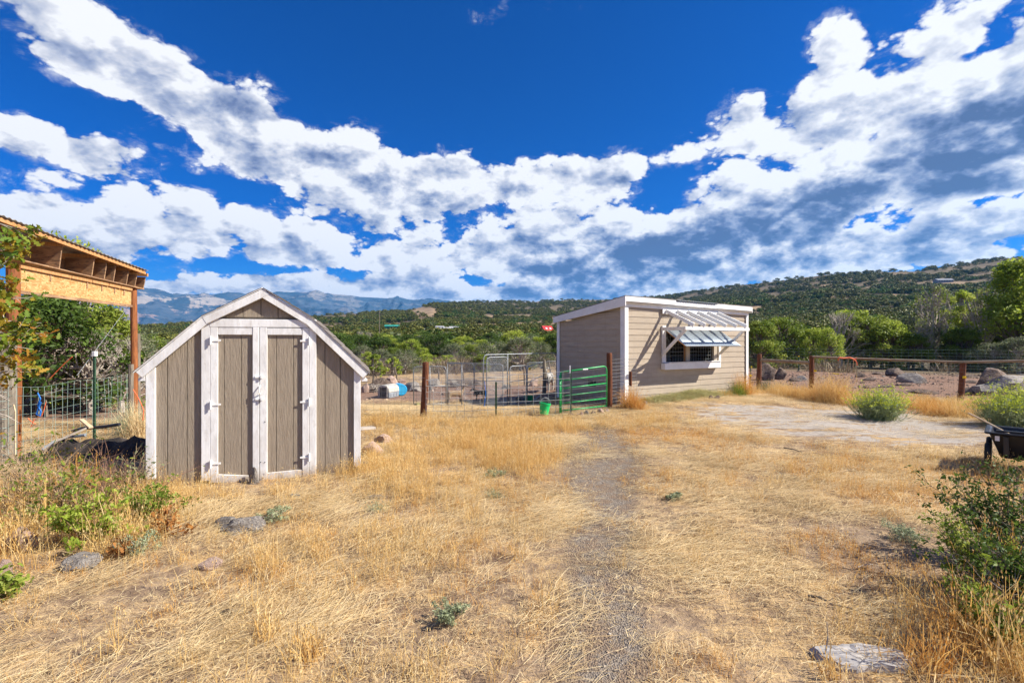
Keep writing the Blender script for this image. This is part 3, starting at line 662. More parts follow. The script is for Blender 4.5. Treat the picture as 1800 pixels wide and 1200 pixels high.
# ------------------------------------------------------------------ gambrel shed
def small_shed():
    a = R(17.6); O = Vector((-2.93, 5.6, 0)); ex = Vector((math.cos(a), math.sin(a), 0)); ey = Vector((-math.sin(a), math.cos(a), 0))
    root = thing('garden_shed', 'small taupe gambrel shed with white trim and double doors', 'shed', O, a)
    def S(u, v, d=0.0):                 # photograph ray onto the front plane, local (s, z); d = distance in front of it
        ray = Vector(((u - 900) / FPX, 1, -(v - 600) / FPX)); C_ = Vector((0, 0, CAMZ)); P0 = O - ey * d
        t = (P0 - C_).dot(ey) / ray.dot(ey); p = C_ + ray * t - O
        return p.dot(ex), p.z
    wl = S(257, 700)[0]; wr = S(634, 700)[0]
    pk = S(463.7, 508); kl = S(359, 558); kr = S(549, 561); el = S(243.7, 653); er = S(647, 655)
    depth = 1.15
    def slab(name, outl, y0, y1, mat, parent=root, bev=.002):
        mb = MB(); mb.poly([(s, y0, z) for s, z in outl], (0, y1 - y0, 0)); return mb.build(name, mat, parent, bevel=bev)
    zt = lambda s: float(np.interp(s, [el[0], kl[0], pk[0], kr[0], er[0]], [el[1], kl[1], pk[1], kr[1], er[1]]))
    # front siding boards between the grooves
    z0 = -.06
    def board(s0, s1, zb0, zb1, top=None, y=-.012, parent=root, gap=.004):
        s0 += gap; s1 -= gap; top = top or (lambda s: zt(s) - .05)
        slab('siding_board', [(s0, zb0), (s1, zb1), (s1, top(s1)), (s0, top(s0))], y, y + .014, M['siding_v'], parent, .0015)
    jl0, jl1 = S(354.5, 700)[0], S(370.5, 700)[0]; jr0, jr1 = S(543.5, 700)[0], S(556, 700)[0]
    gl = [wl] + [S(220 + q / 3.159, 740)[0] for q in (237, 345)] + [jl0 + .03]
    gr = [jr1 - .03] + [S(220 + q / 3.159, 740)[0] for q in (1110, 1195)] + [wr]
    for e in (gl, gr):
        for p, q in zip(e[:-1], e[1:]): board(p, q, z0, z0)
    zh = S(450, 562)[1]
    gg = [kl[0] + .06] + [S(220 + q / 3.159, 552)[0] for q in (560, 655, 755, 850, 940)] + [kr[0] - .06]
    for p, q in zip(gg[:-1], gg[1:]): board(p, q, zh + .03, zh + .03)
    slab('backing_wall', [(wl + .01, z0), (wr - .01, z0), (wr - .01, zt(wr) - .06), (kr[0] - .02, kr[1] - .07), (pk[0], pk[1] - .07), (kl[0] + .02, kl[1] - .07), (wl + .01, zt(wl) - .06)], .004, .03, M['siding_v'])
    slab('back_wall', [(wl + .01, z0), (wr - .01, z0), (wr - .01, zt(wr) - .06), (kr[0] - .02, kr[1] - .07), (pk[0], pk[1] - .07), (kl[0] + .02, kl[1] - .07), (wl + .01, zt(wl) - .06)], depth - .03, depth, M['siding_v'])
    for s in (wl + .012, wr - .03):
        m_ = MB(); m_.box(s, s + .018, .032, depth - .032, z0, zt(s) - .05); m_.build('side_wall', M['siding_v'], root)
    # corner trim
    for (u0, u1, vb) in ((257, 273.5, 841), (622, 634, 819)):
        s0 = S(u0, 745, .03)[0]; s1 = S(u1, 745, .03)[0]; zb = S(u0, vb)[1]
        slab('corner_trim', [(s0, zb), (s1, zb), (s1, zt(s1) - .06), (s0, zt(s0) - .06)], -.045, -.0125, M['white_old'])
    # rake boards
    def rake(p, q, w_, y0, y1, ext=0):
        d = Vector((q[0] - p[0], q[1] - p[1])); n_ = Vector((d.y, -d.x)).normalized()
        if n_.y > 0: n_ = -n_
        slab('rake_board', [p, q, (q[0] + n_.x * w_, q[1] + n_.y * w_), (p[0] + n_.x * w_, p[1] + n_.y * w_)], y0, y1, M['white_old'], root, .003)
    OV = .075
    rake((el[0], el[1]), (kl[0], kl[1]), .085, -OV, -.047); rake((kl[0], kl[1]), (pk[0] + .02, pk[1] + .003), .085, -OV - .003, -.050)
    rake((pk[0] - .02, pk[1] + .003), (kr[0], kr[1]), .085, -OV, -.047); rake((kr[0], kr[1]), (er[0], er[1]), .085, -OV - .003, -.050)
    for e, sgn in ((el, 1), (er, -1)):   # small return block under the eave
        slab('eave_block', [(e[0] + sgn * .01, e[1] - .10), (e[0] + sgn * .075, e[1] - .10), (e[0] + sgn * .075, e[1] - .02), (e[0] + sgn * .01, e[1] - .075)], -.046, -.014, M['white_old'])
    # roof: deck slopes with shingle courses
    for p, q in (((el[0] - .015, el[1] - .01), kl), (kl, pk), (pk, kr), (kr, (er[0] + .015, er[1] - .01))):
        d = Vector((q[0] - p[0], q[1] - p[1])); L_ = d.length; d.normalize(); n_ = Vector((-d.y, d.x)); n_ = n_ if n_.y > 0 else -n_
        f = lambda t, o_: (p[0] + d.x * t + n_.x * o_, p[1] + d.y * t + n_.y * o_)
        up = 1 if q[1] > p[1] else -1
        slab('roof_deck', [f(0, .001), f(L_, .001), f(L_, .011), f(0, .011)], -OV - .008, depth + .05, M['white_old'], root, 0)
        nc = max(3, int(L_ / .14))
        for k in range(nc):
            t0 = L_ * k / nc; t1 = L_ * (k + 1) / nc
            a0, a1 = (.020, .012) if up > 0 else (.012, .020)
            slab('shingle_course', [f(t0 + .001, .0115), f(t1 - .001, .0115), f(t1 - .001, a1), f(t0 + .001, a0)], -OV - .014, depth + .055, M['shingle'], root, 0)
    # door surround
    for (u0, u1) in ((354.5, 370.3), (543.8, 556)):
        ss0, ss1 = S(u0, 700, .03)[0], S(u1, 700, .03)[0]
        slab('door_jamb', [(ss0, S(u0, 843)[1]), (ss1, S(u1, 843)[1]), (ss1, zh + .01), (ss0, zh + .01)], -.049, -.015, M['white_old'], root, .003)
    slab('door_header', [(S(370.6, 570)[0], S(371, 575)[1]), (S(543.6, 570)[0], S(543, 575.5)[1]), (S(543.6, 570)[0], S(543, 562.5)[1]), (S(372, 570)[0], S(372, 560.5)[1])], -.052, -.015, M['white_old'], root, .003)
    # two doors
    def door(us, grooves, label, sag0, sag1, vb0, vb1, tilt):
        a0, a1, a2, a3 = [S(u, 700, .02)[0] for u in us]
        zt0 = S(450, 575.5)[1]; zb0 = S(us[0], vb0)[1]; zb1 = S(us[3], vb1)[1]
        d = MB(); d.poly([(a0 + .01, -.010, zb0 + .02), (a3 - .01, -.010, zb1 + .02), (a3 - .01, -.010, zt0 - .01), (a0 + .01, -.010, zt0 - .01)], (0, .012, 0))
        D_ = d.build('door', M['siding_v'], root); D_['label'] = label
        gs = [a1 - .01] + [S(220 + q / 3.159, 720, .02)[0] for q in grooves] + [a2 + .01]
        for p, q in zip(gs[:-1], gs[1:]):
            slab('siding_board', [(p + .003, zb0 + .03), (q - .003, zb1 + .03), (q - .003, zt0 - .02), (p + .003, zt0 - .02)], -.024, -.0105, M['siding_v'], D_, .0015)
        slab('stile', [(a0, zb0), (a1, zb0 * .8 + zb1 * .2), (a1, zt0), (a0, zt0)], -.050, -.0245, M['white_old'], D_, .003)
        slab('stile', [(a2, zb0 * .2 + zb1 * .8), (a3, zb1), (a3, zt0), (a2, zt0)], -.052, -.0245, M['white_old'], D_, .003)
        slab('rail', [(a1 + .002, zt0 - .085), (a2 - .002, zt0 - .085), (a2 - .002, zt0 - .004), (a1 + .002, zt0 - .004)], -.047, -.0245, M['white_old'], D_, .003)
        slab('rail', [(a1 + .002, zb0 * .8 + zb1 * .2), (a2 - .002, zb0 * .2 + zb1 * .8), (a2 - .002, zb1 + .085), (a1 + .002, zb0 + .085)], -.047, -.0245, M['white_old'], D_, .003)
        return D_
    dl = door((371, 384, 445, 456.5), (550, 645), 'left shed door', 0, 0, 846, 846, 0)
    dr = door((457.6, 470.5, 532, 543.4), (840, 935), 'right shed door', 0, 0, 843, 835, 0)
    def hinge(s, z, D_, sgn):
        m_ = MB(); m_.box(s - .010, s + .010, -.062, -.0525, z - .036, z + .036); m_.box(min(s, s + sgn * .10), max(s, s + sgn * .10), -.059, -.0525, z - .010, z + .010)
        m_.tube([(s, -.070, z - .05), (s, -.070, z + .05)], .008, 6); m_.build('hinge', M['white_trim'], D_)
    sL = S(370.7, 700, .05)[0]; sR = S(543.7, 700, .05)[0]
    for v in (598, 710, 813): hinge(sL, S(370, v)[1], dl, 1)
    for v in (599, 705, 801): hinge(sR, S(543, v)[1], dr, -1)
    sc_ = S(457, 700, .05)[0]
    for (v, w_) in ((661.5, .05), (700, .045)):
        z = S(457, v)[1]; m_ = MB(); m_.box(sc_ - w_, sc_ + .035, -.068, -.0535, z - .010, z + .010); m_.box(sc_ + .01, sc_ + .03, -.078, -.0685, z - .018, z + .018)
        m_.build('latch', M['white_trim'], dr)
    z = S(457, 684)[1]; m_ = MB(); m_.tube([(sc_ + .004, -.06, z + .05), (sc_ - .002, -.085, z + .02), (sc_ - .002, -.085, z - .03), (sc_ + .004, -.06, z - .05)], .007, 6); m_.build('handle', M['white_trim'], dr)
    # worn knots and nail heads
    for (q, w_) in ((776, 793), (776, 1017), (752, 1017), (765, 1104)):
        s, z = S(220 + q / 3.159, 490 + w_ / 3.159, .053); m_ = MB(); m_.tube([(s, -.0525, z), (s, -.0560, z)], .006, 6); m_.build('nail', M['black_plastic'], dr)
small_shed()

# ------------------------------------------------------------------ goat barn
def goat_barn():
    C0 = Vector((2.73, 11.7, 0)); a = math.atan2(.505, .863)
    root = thing('goat_barn', 'beige lap sided goat barn with white trim, open hatch and pergola', 'barn', C0, a)
    # local: x along front, y to the back (negative = outside), z world
    L_ = 4.75; Dp = 2.72; zb = -.02
    ztop = lambda s: 2.46 - .075 * s / L_
    WI = (1.36, 3.25, 1.075, 1.86)
    n = 17; pitch = (2.50 - zb) / n
    rows = [zb + pitch * k for k in range(n + 1)]
    def lap(x0, x1, z0, z1, y=0.0):
        mb = MB(); mb.hexa([(x0, y - .016, z0), (x1, y - .016, z0), (x1, y, z0), (x0, y, z0), (x0, y - .006, z1), (x1, y - .006, z1), (x1, y, z1), (x0, y, z1)])
        return mb.build('siding_board', M['siding_h'], root)
    rg = random.Random(3)
    for k in range(n):
        z0 = rows[k]; z1 = min(rows[k + 1] + .002, 2.47)
        segs = [(.085, L_ - .07)]
        if z1 > WI[2] - .01 and z0 < WI[3] + .02: segs = [(.085, WI[0] - .12), (WI[1] + .16, L_ - .07)]
        for (p, q) in segs:
            cuts = [p] + ([rg.uniform(p + .6, q - .6)] if q - p > 2 else []) + [q]
            for c0, c1 in zip(cuts[:-1], cuts[1:]): lap(c0 + .0015, c1 - .0015, z0, z1)
    # narrow fill strips above and below the hatch
    m_ = MB(); m_.box(WI[0] - .12, WI[1] + .16, .001, .012, WI[3] + .001, 2.4); m_.box(WI[0] - .12, WI[1] + .16, .001, .012, .92, WI[2]); m_.build('sheathing', M['siding_h'], root)
    # left (shaded) wall: boards run back from the corner
    zr = lambda t: 2.50 - (2.50 - 2.16) * t / Dp
    for k in range(n):
        z0 = rows[k]; z1 = rows[k + 1] + .002
        for (t0, t1) in ((.085, 1.52), (1.523, Dp - .07)):
            za, zb_ = min(z1, zr(t0)), min(z1, zr(t1))
            if zb_ <= z0 + .005:
                if za <= z0 + .01: continue
                te = t0 + (zr(t0) - z0) / (zr(t0) - zr(t1) + 1e-6) * (t1 - t0); t1 = min(t1, te); zb_ = z0 + .003
            mb = MB(); mb.hexa([(-.020, t0, z0), (0, t0, z0), (0, t1, z0), (-.020, t1, z0), (-.006, t0, za), (0, t0, za), (0, t1, zb_), (-.006, t1, zb_)])
            mb.build('siding_board', M['siding_h'], root)
    # inner shell: walls dark inside
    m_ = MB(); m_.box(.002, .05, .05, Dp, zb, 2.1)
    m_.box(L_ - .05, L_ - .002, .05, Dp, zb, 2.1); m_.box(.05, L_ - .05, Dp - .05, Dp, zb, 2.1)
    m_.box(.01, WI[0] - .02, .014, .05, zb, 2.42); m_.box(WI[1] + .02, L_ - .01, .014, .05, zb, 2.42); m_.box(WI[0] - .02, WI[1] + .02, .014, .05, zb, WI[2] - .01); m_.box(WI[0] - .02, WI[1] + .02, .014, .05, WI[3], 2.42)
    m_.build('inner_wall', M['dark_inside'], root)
    m_ = MB(); m_.hexa([(L_, .02, zb), (L_ + .014, .02, zb), (L_ + .014, Dp, zb), (L_, Dp, zb), (L_, .02, 2.42), (L_ + .014, .02, 2.42), (L_ + .014, Dp, 2.1), (L_, Dp, 2.1)]); m_.build('side_wall', M['siding_h'], root)
    # corner trims
    m_ = MB(); m_.box(-.045, .075, -.048, -.0205, zb, 2.47); m_.build('corner_trim', M['white_trim'], root, .002)
    m_ = MB(); m_.box(-.046, -.0205, -.0200, .11, zb, 2.46); m_.build('corner_trim', M['white_trim'], root, .002)
    m_ = MB(); m_.box(L_ - .065, L_ + .04, -.045, -.0205, zb, 2.40); m_.build('corner_trim', M['white_trim'], root, .002)
    m_ = MB(); m_.box(-.045, -.0205, Dp - .09, Dp + .03, zb, 2.18); m_.build('corner_trim', M['white_trim'], root, .002)
    # roof and fascias
    zf = lambda s: 2.685 - .085 * s / L_
    def strip(name, s0, s1, y0, y1, a0, a1, mat=M['white_trim']):
        mb = MB(); mb.hexa([(s0, y0, zf(s0) + a0), (s1, y0, zf(s1) + a0), (s1, y1, zf(s1) + a0), (s0, y1, zf(s0) + a0), (s0, y0, zf(s0) + a1), (s1, y0, zf(s1) + a1), (s1, y1, zf(s1) + a1), (s0, y1, zf(s0) + a1)])
        return mb.build(name, mat, root, bevel=.002)
    strip('fascia_board', -.10, 1.62, -.150, -.115, -.125, -.005); strip('fascia_board', 1.623, 3.25, -.146, -.115, -.13, -.03); strip('fascia_board', 3.253, L_ + .045, -.150, -.115, -.125, -.005)
    strip('soffit_board', -.06, L_ + .06, -.114, -.022, -.150, -.132)
    strip('frieze_board', -.045, L_ + .04, -.046, -.021, -.245, -.152)
    # rake fascia on the shaded side
    zr2 = lambda t: 2.68 - (2.68 - 2.30) * (t + .15) / (Dp + .25)
    mb = MB(); mb.poly([(-.13, -.150, zr2(-.15) - .23), (-.13, Dp + .10, zr2(Dp + .1) - .17), (-.13, Dp + .10, zr2(Dp + .1)), (-.13, -.150, zr2(-.15))], (.028, 0, 0)); mb.build('rake_board', M['white_trim'], root, .002)
    mb = MB(); mb.poly([(L_ + .048, -.15, zr2(-.15) - .25), (L_ + .048, Dp + .10, zr2(Dp + .1) - .22), (L_ + .048, Dp + .10, zr2(Dp + .1) - .05), (L_ + .048, -.15, zr2(-.15) - .09)], (.028, 0, 0)); mb.build('rake_board', M['white_trim'], root, .002)
    mb = MB(); mb.hexa([(-.125, -.155, 2.688), (L_ + .082, -.155, 2.603), (L_ + .082, Dp + .12, 2.22), (-.125, Dp + .12, 2.305), (-.125, -.155, 2.700), (L_ + .082, -.155, 2.615), (L_ + .082, Dp + .12, 2.232), (-.125, Dp + .12, 2.317)]); mb.build('roof_sheet', M['corr_rust'], root)
    # corrugated edge showing where the fascia is missing
    mb = MB(); q = 60; V = []
    for k in range(q + 1):
        s = 1.66 + 1.55 * k / q; zz = zf(s) + .012 + .012 * math.sin(k * 1.6); V += [(s, -.185, zz - .010), (s, .3, zz + .002 - .05)]
    mb.add(V, [(2 * k, 2 * k + 2, 2 * k + 3, 2 * k + 1) for k in range(q)]); o = mb.build('roof_edge_sheet', M['corr'], root); o.modifiers.new('s', 'SOLIDIFY').thickness = .003
    # hatch window
    win = MB(); win.box(WI[0] - .13, WI[0], -.060, -.0205, WI[2] - .02, 2.0); W_ = win.build('window_frame', M['white_trim'], root, .003)
    W_.data.materials[0] = M['white_old']
    def wpart(name, b6, mat): m2 = MB(); m2.box(*b6); return m2.build(name, mat, W_, .002)
    wpart('head_rail', (WI[0] + .001, WI[1] + .02, -.050, -.0205, WI[3] + .002, WI[3] + .07), M['white_old'])
    wpart('mullion', (2.13, 2.27, -.045, .03, WI[2], WI[3]), M['beige_post'])
    wpart('side_post', (WI[1], WI[1] + .14, -.045, .03, WI[2], WI[3]), M['beige_post'])
    wpart('inner_trim', (WI[0] + .002, WI[0] + .022, -.019, .03, WI[2], WI[3]), M['raw_wood'])
    wpart('inner_trim', (2.105, 2.128, -.019, .03, WI[2], WI[3]), M['raw_wood'])
    wpart('sill', (WI[0] - .14, WI[1] + .15, -.15, -.0205, .885, 1.045), M['white_trim'])
    wpart('sill_board', (WI[0] - .02, WI[1] + .14, -.17, -.001, 1.048, 1.072), M['white_old'])
    for (s0, s1) in ((WI[0] + .03, 2.10), (2.28, WI[1])):      # wire grid in each opening
        m2 = MB()
        k = s0
        while k < s1: m2.tube([(k, .012, WI[2]), (k, .012, WI[3])], .0022, 4, caps=False); k += .10
        k = WI[2] + .05
        while k < WI[3]: m2.tube([(s0, .012, k), (s1, .012, k)], .0022, 4, caps=False); k += .10
        m2.build('wire_grid', M['wire'], W_)
    # pipes and pen rails inside
    m2 = MB(); m2.tube([(1.75, .7, .4), (1.75, .7, 1.60), (1.78, .7, 1.68), (2.0, .7, 1.72), (2.25, .7, 1.69), (2.31, .7, 1.6), (2.31, .7, .4)], .02, 6); m2.tube([(1.75, .7, 1.42), (2.31, .7, 1.40)], .015, 6); m2.tube([(2.0, .7, 1.42), (2.0, .7, .6)], .012, 6); m2.build('inside_pipe_gate', M['galv'], root)
    for zz in (1.12, 1.2, 1.30, 1.44): m2 = MB(); m2.box(3.0, 4.1, 1.2, 1.22, zz - .012, zz + .012); m2.build('inside_slat', M['galv'], root)
    m2 = MB(); m2.box(1.95, 2.03, 1.0, 1.05, 1.12, 1.22); m2.build('inside_box', M['white_old'], root)
    # shutter: corrugated sheet propped open on a raw timber frame
    top = (-.055, 1.885); bot = (-.68, 1.485)
    def shp(s, f, o=0.0): return (s, top[0] + (bot[0] - top[0]) * f - o * .54, top[1] + (bot[1] - top[1]) * f + o * .84)
    fr_ = MB()
    for s in (1.40, 2.40, 3.40): fr_.bar(shp(s, .02, -.015), shp(s, .95, -.015), .035, .04, (0, -.54, .84))
    for f in (.04, .93): fr_.bar(shp(1.40, f, -.016), shp(3.42, f, -.016), .035, .036, (0, -.54, .84))
    SH = fr_.build('shutter', M['raw_wood'], root); SH['label'] = 'raised hatch shutter'
    mb = MB(); q = 150; V = []
    for k in range(q + 1):
        s = 1.32 + 2.16 * k / q; o_ = .018 + .010 * math.sin(k * math.pi * 2 / 5.0)
        V += [shp(s, -.03, o_), shp(s, 1.04, o_)]
    mb.add(V, [(2 * k, 2 * k + 1, 2 * k + 3, 2 * k + 2) for k in range(q)]); o = mb.build('corrugated_sheet', M['corr'], SH, smooth=True); o.modifiers.new('s', 'SOLIDIFY').thickness = .003
    # pergola
    PG = MB(); PG.box(1.22, 3.52, -.075, -.0475, 2.30, 2.42); PL = PG.build('pergola_ledger', M['white_trim'], root, .003)
    for k in range(6):
        s = 1.34 + .406 * k
        m2 = MB(); m2.bar((s, -.078, 2.375), (s, -.93, 1.995), .038, .085, (0, 0, 1)); m2.build('pergola_rafter', M['white_trim'], root, .003)
    m2 = MB(); m2.box(1.08, 3.55, -.90, -.862, 1.875, 1.955); m2.build('pergola_beam', M['white_trim'], root, .003)
    m2 = MB(); m2.box(1.16, 3.50, -.858, -.82, 1.885, 1.955); m2.build('pergola_beam', M['white_trim'], root, .003)
    for s, wz in ((1.20, 1.0), (3.46, .0)):
        m2 = MB(); m2.box(s - .02, s + .02, -.818, -.062, 1.875, 1.955); m2.build('pergola_arm', M['white_old'], root, .003)
        m2 = MB(); m2.bar((s + .012, -.80, 1.90), (s + .012, -.065, 1.26), .038, .075, (0, 0, 1)); m2.build('pergola_brace', M['white_old'], root, .003)
        if s > 3: m2 = MB(); m2.box(s - .02, s + .07, -.060, -.0475, 1.08, 1.96); m2.build('pergola_stile', M['white_trim'], root, .003)
    # black plate painting the dark of a small square opening, on the shaded wall
    m2 = MB(); m2.box(-.024, -.0205, 1.05, 1.35, .42, .58); m2.build('hatch_dark_plate', M['black_plastic'], root)
goat_barn()

# ------------------------------------------------------------------ timber shelter on the left
def shelter():
    root = thing('timber_shelter', 'timber shelter on round posts with OSB header under a corrugated roof', 'shelter', (-7.4, 7.2, 0))
    O = Vector((-7.4, 7.2, 0))
    def add(mb, name, mat, parent=root, **k): 
        mb.V = [tuple(Vector(v) - O) for v in mb.V]; return mb.build(name, mat, parent, **k)
    p1 = gp(23, 7.15); p2 = gp(236, 9.55)
    for (u, Y, vt, r_, mt) in ((24, 7.15, 468, .085, 'log_orange'), (235.5, 9.55, 503, .062, 'log_orange')):
        g_ = gp(u, Y); t = px(u - 1, vt, Y); m_ = MB(); m_.tube([(g_.x - .01, g_.y, g_.z - .1), (g_.x + .01, g_.y, g_.z + 1.0), tuple(t)], [r_, r_ * .97, r_ * .92], 14); add(m_, 'post', M[mt], smooth=False)
    m_ = MB(); a = px(231, 640, 9.5); m_.tube([(a.x, a.y, a.z - 1.0), tuple(a)], .05, 10); add(m_, 'post_sleeve', M['log_grey'])
    xh = -7.42
    y0, y1 = 7.25, 9.40
    zt_ = lambda y: 2.73 - .056 * (y - 7.38); zb_ = lambda y: 2.364 - .026 * (y - 7.38)
    m_ = MB(); m_.poly([(xh, y0, zb_(y0)), (xh, y1, zb_(y1)), (xh, y1, zt_(y1)), (xh, y0, zt_(y0))], (.018, 0, 0)); add(m_, 'header_panel', M['osb'])
    m_ = MB(); m_.bar((xh + .02, y0 - .1, zb_(y0) - .025), (xh + .02, y1, zb_(y1) - .025), .05, .042); add(m_, 'bottom_rail', M['ply'])
    ys = [7.25, 8.1, 8.5, 8.85, 9.12, 9.40]
    for a_, b_ in zip(ys[:-1], ys[1:]): m_ = MB(); m_.bar((xh + .034, a_ + .006, zt_(a_) - .012), (xh + .034, b_ - .006, zt_(b_) - .012), .03, .045); add(m_, 'top_rail', M['raw_wood'])
    for yy in (7.75, 8.42, 8.72, 9.0, 9.22): m_ = MB(); m_.box(xh + .0185, xh + .032, yy - .010, yy + .010, zt_(yy) - .14, zt_(yy) - .036); add(m_, 'cleat', M['ply'])
    zroof = lambda y: 3.32 - .138 * (y - 7.2)
    for k, yy in enumerate((6.3, 7.1, 7.88, 8.49, 8.75, 8.95, 9.25, 9.46, 9.68)):
        zt = zroof(yy) - .09; zb = 2.79 - .072 * (yy - 7.88)
        m_ = MB(); m_.poly([(-7.85, yy, zb), (-7.385, yy, zb), (-7.34, yy, zt), (-7.85, yy, zt + .02)], (0, .018, 0)); add(m_, 'divider', M['ply'])
        m_ = MB(); m_.bar((-7.29, yy - .005, zroof(yy) - .050), (-9.2, yy - .005, zroof(yy) + .02), .038, .06); add(m_, 'rafter', M['raw_wood'])
    m_ = MB(); m_.poly([(-7.855, 6.0, 2.86), (-7.855, 9.69, 2.66), (-7.855, 9.69, 2.90), (-7.855, 6.0, 3.35)], (-.015, 0, 0)); add(m_, 'back_panel', M['ply'])
    m_ = MB(); m_.poly([(-7.85, 6.0, 2.925), (-7.85, 9.70, 2.658), (-7.375, 9.70, 2.658), (-7.375, 6.0, 2.925)], (0, 0, -.018)); add(m_, 'shelf_board', M['ply'])
    m_ = MB(); m_.bar((-7.268, 5.6, zroof(5.6) - .035), (-7.268, 9.58, zroof(9.58) - .035), .028, .06, (0, 0, 1)); add(m_, 'fascia_board', M['raw_wood'])
    mb = MB(); q = 340; V = []
    for k in range(q + 1):
        y = 5.4 + 4.22 * k / q; z = zroof(y) + .012 + .009 * math.sin(k * math.pi * 2 / 6.5)
        V += [(-7.22, y, z), (-9.3, y, z + .10)]
    mb.add(V, [(2 * k, 2 * k + 1, 2 * k + 3, 2 * k + 2) for k in range(q)]); o = add(mb, 'roof_sheet', M['corr_rust'], smooth=True); o.modifiers.new('s', 'SOLIDIFY').thickness = .004
    m_ = MB(); m_.tube([px(228, 536, 9.45), px(205, 566, 9.0), px(135, 660, 8.0)], .004, 6); add(m_, 'guy_cable', M['galv'])
shelter()

# ------------------------------------------------------------------ posts and fences
def log_post(name, u, vb, vt, wpx, mat, label, cat='post', Y=None, tu=None, group=None, n=14):
    if Y is None:
        Y = 8.
        for _ in range(12): Y = (CAMZ - h(X(u, Y), Y)) * FPX / max(vb - 600, 4)
    g_ = gp(u, Y); t = px(tu if tu is not None else u, vt, Y); r_ = wpx / FPX * Y / 2
    m_ = MB(); m_.tube([(0, 0, -.15), (0, 0, 0), tuple((t - g_) * .5 + Vector((.006, 0, 0))), tuple((t - g_) * .97), tuple(t - g_)], [r_ * 1.02, r_ * 1.02, r_, r_ * .97, r_ * .90], n)
    o = m_.build(name, mat, None, loc=g_); tag(o, label, cat, group); return o, g_, t
def wire_mesh(name, pts, z0f, z1f, vs, hs, rad, mat, parent=None, sag=0.0, jit=.0, seed=1, label=None, cat=None, group=None):
    """woven wire along a ground polyline: pts = [(x, y)], heights above ground"""
    rg_ = random.Random(seed); mb = MB()
    seg = [0]; P2 = [Vector(p) for p in pts]
    for a_, b_ in zip(P2[:-1], P2[1:]): seg.append(seg[-1] + (b_ - a_).length)
    tot = seg[-1]
    def at(s):
        for i in range(len(P2) - 1):
            if s <= seg[i + 1] + 1e-6:
                f = (s - seg[i]) / (seg[i + 1] - seg[i]); return P2[i].lerp(P2[i + 1], f), f
        return P2[-1], 1
    nv = int(tot / vs)
    top = lambda s: z1f(s) if callable(z1f) else z1f
    bot = lambda s: z0f(s) if callable(z0f) else z0f
    for k in range(nv + 1):
        s = tot * k / nv; p, f = at(s); g_ = h(p.x, p.y); dx = rg_.gauss(0, jit)
        z1 = top(s) - sag * math.sin(math.pi * f)
        mb.tube([(p.x, p.y, g_ + bot(s)), (p.x + dx, p.y + dx * .5, g_ + (bot(s) + z1) / 2), (p.x + dx * .4, p.y, g_ + z1)], rad * .8, 3, caps=False)
    m_ = int(round((top(0) - bot(0)) / hs)); m_ = max(m_, 2)
    ns = max(6, int(tot / .35))
    for j in range(m_ + 1):
        line = []
        for k in range(ns + 1):
            s = tot * k / ns; p, f = at(s); z = bot(s) + (top(s) - sag * math.sin(math.pi * f) - bot(s)) * j / m_
            line.append((p.x + rg_.gauss(0, jit * .3), p.y, h(p.x, p.y) + z + rg_.gauss(0, jit * .4)))
        mb.tube(line, rad, 3, caps=False)
    o = mb.build(name, mat, parent)
    if label: tag(o, label, cat, group)
    return o
def t_post(u, Y, vt, label, cap=False, parent=None, vb=None):
    g_ = gp(u, Y); t = px(u, vt, Y); hh = t.z - g_.z
    r = thing('metal_fence_post', label, 'fence post', g_)
    m_ = MB(); m_.box(-.004, .004, -.02, .016, -.1, hh); m_.box(-.019, .019, -.024, -.0205, -.1, hh)
    for k in range(int(hh / .06)): m_.box(-.012, .012, -.030, -.0245, .04 + .06 * k, .055 + .06 * k)
    m_.build('steel_stake', M['tpost_green'], r)
    if cap: m_ = MB(); m_.box(-.028, .028, -.036, .025, hh - .05, hh + .035); m_.build('cap', M['cap_white'], r, .004)
    return r
# left yard fence
wire_mesh('wire_fence', [(-7.03, 6.75), (-7.35, 8.0), (-7.6, 9.4), (-8.2, 10.6)], .02, 1.10, .14, .13, .0032, M['wire_green'], sag=.04, jit=.018, seed=4, label='bent green wire mesh fence left of the small shed', cat='fence')
wire_mesh('wire_fence', [(-8.2, 10.55), (-6, 10.3), (-4.2, 10.2), (-1.86, 10.22)], .02, lambda s: .92 - .02 * s, .15, .14, .0022, M['wire_dark'], jit=.008, seed=5, label='dull woven wire fence behind the small shed', cat='fence')
wire_mesh('wire_fence', [(-7.05, 6.75), (-7.4, 6.1), (-8.4, 4.6)], .02, 1.15, .14, .13, .0028, M['wire_green'], jit=.015, seed=8, label='wire mesh fence running off past the dark corner post', cat='fence')
o, g_, t = log_post('brace_post', 9, 815, 588, 30, M['log_grey'], 'thick weathered grey corner post at the left edge', Y=6.85, tu=9)
t_post(167, 8.3, 621, 'green steel stake with white square cap in the left mesh fence', cap=True)
o, g_, t = log_post('fence_post', 242, 735, 586, 8, M['log_grey'], 'slim grey post right behind the far shelter post', Y=9.9)
o, g_, t = log_post('fence_post', 744, 738, 636, 11.5, M['log'], 'red brown round post in the wire fence left of the kennel', Y=10.2, tu=748.5)
m_ = MB()
for z_ in (.36, .62, .84): m_.tube([(.066 * math.cos(a_) + (t - g_).x * z_ / 1.22, .066 * math.sin(a_), z_) for a_ in np.linspace(0, 6.28, 14)], .003, 4)
m_.build('wire_tie', M['wire'], o)
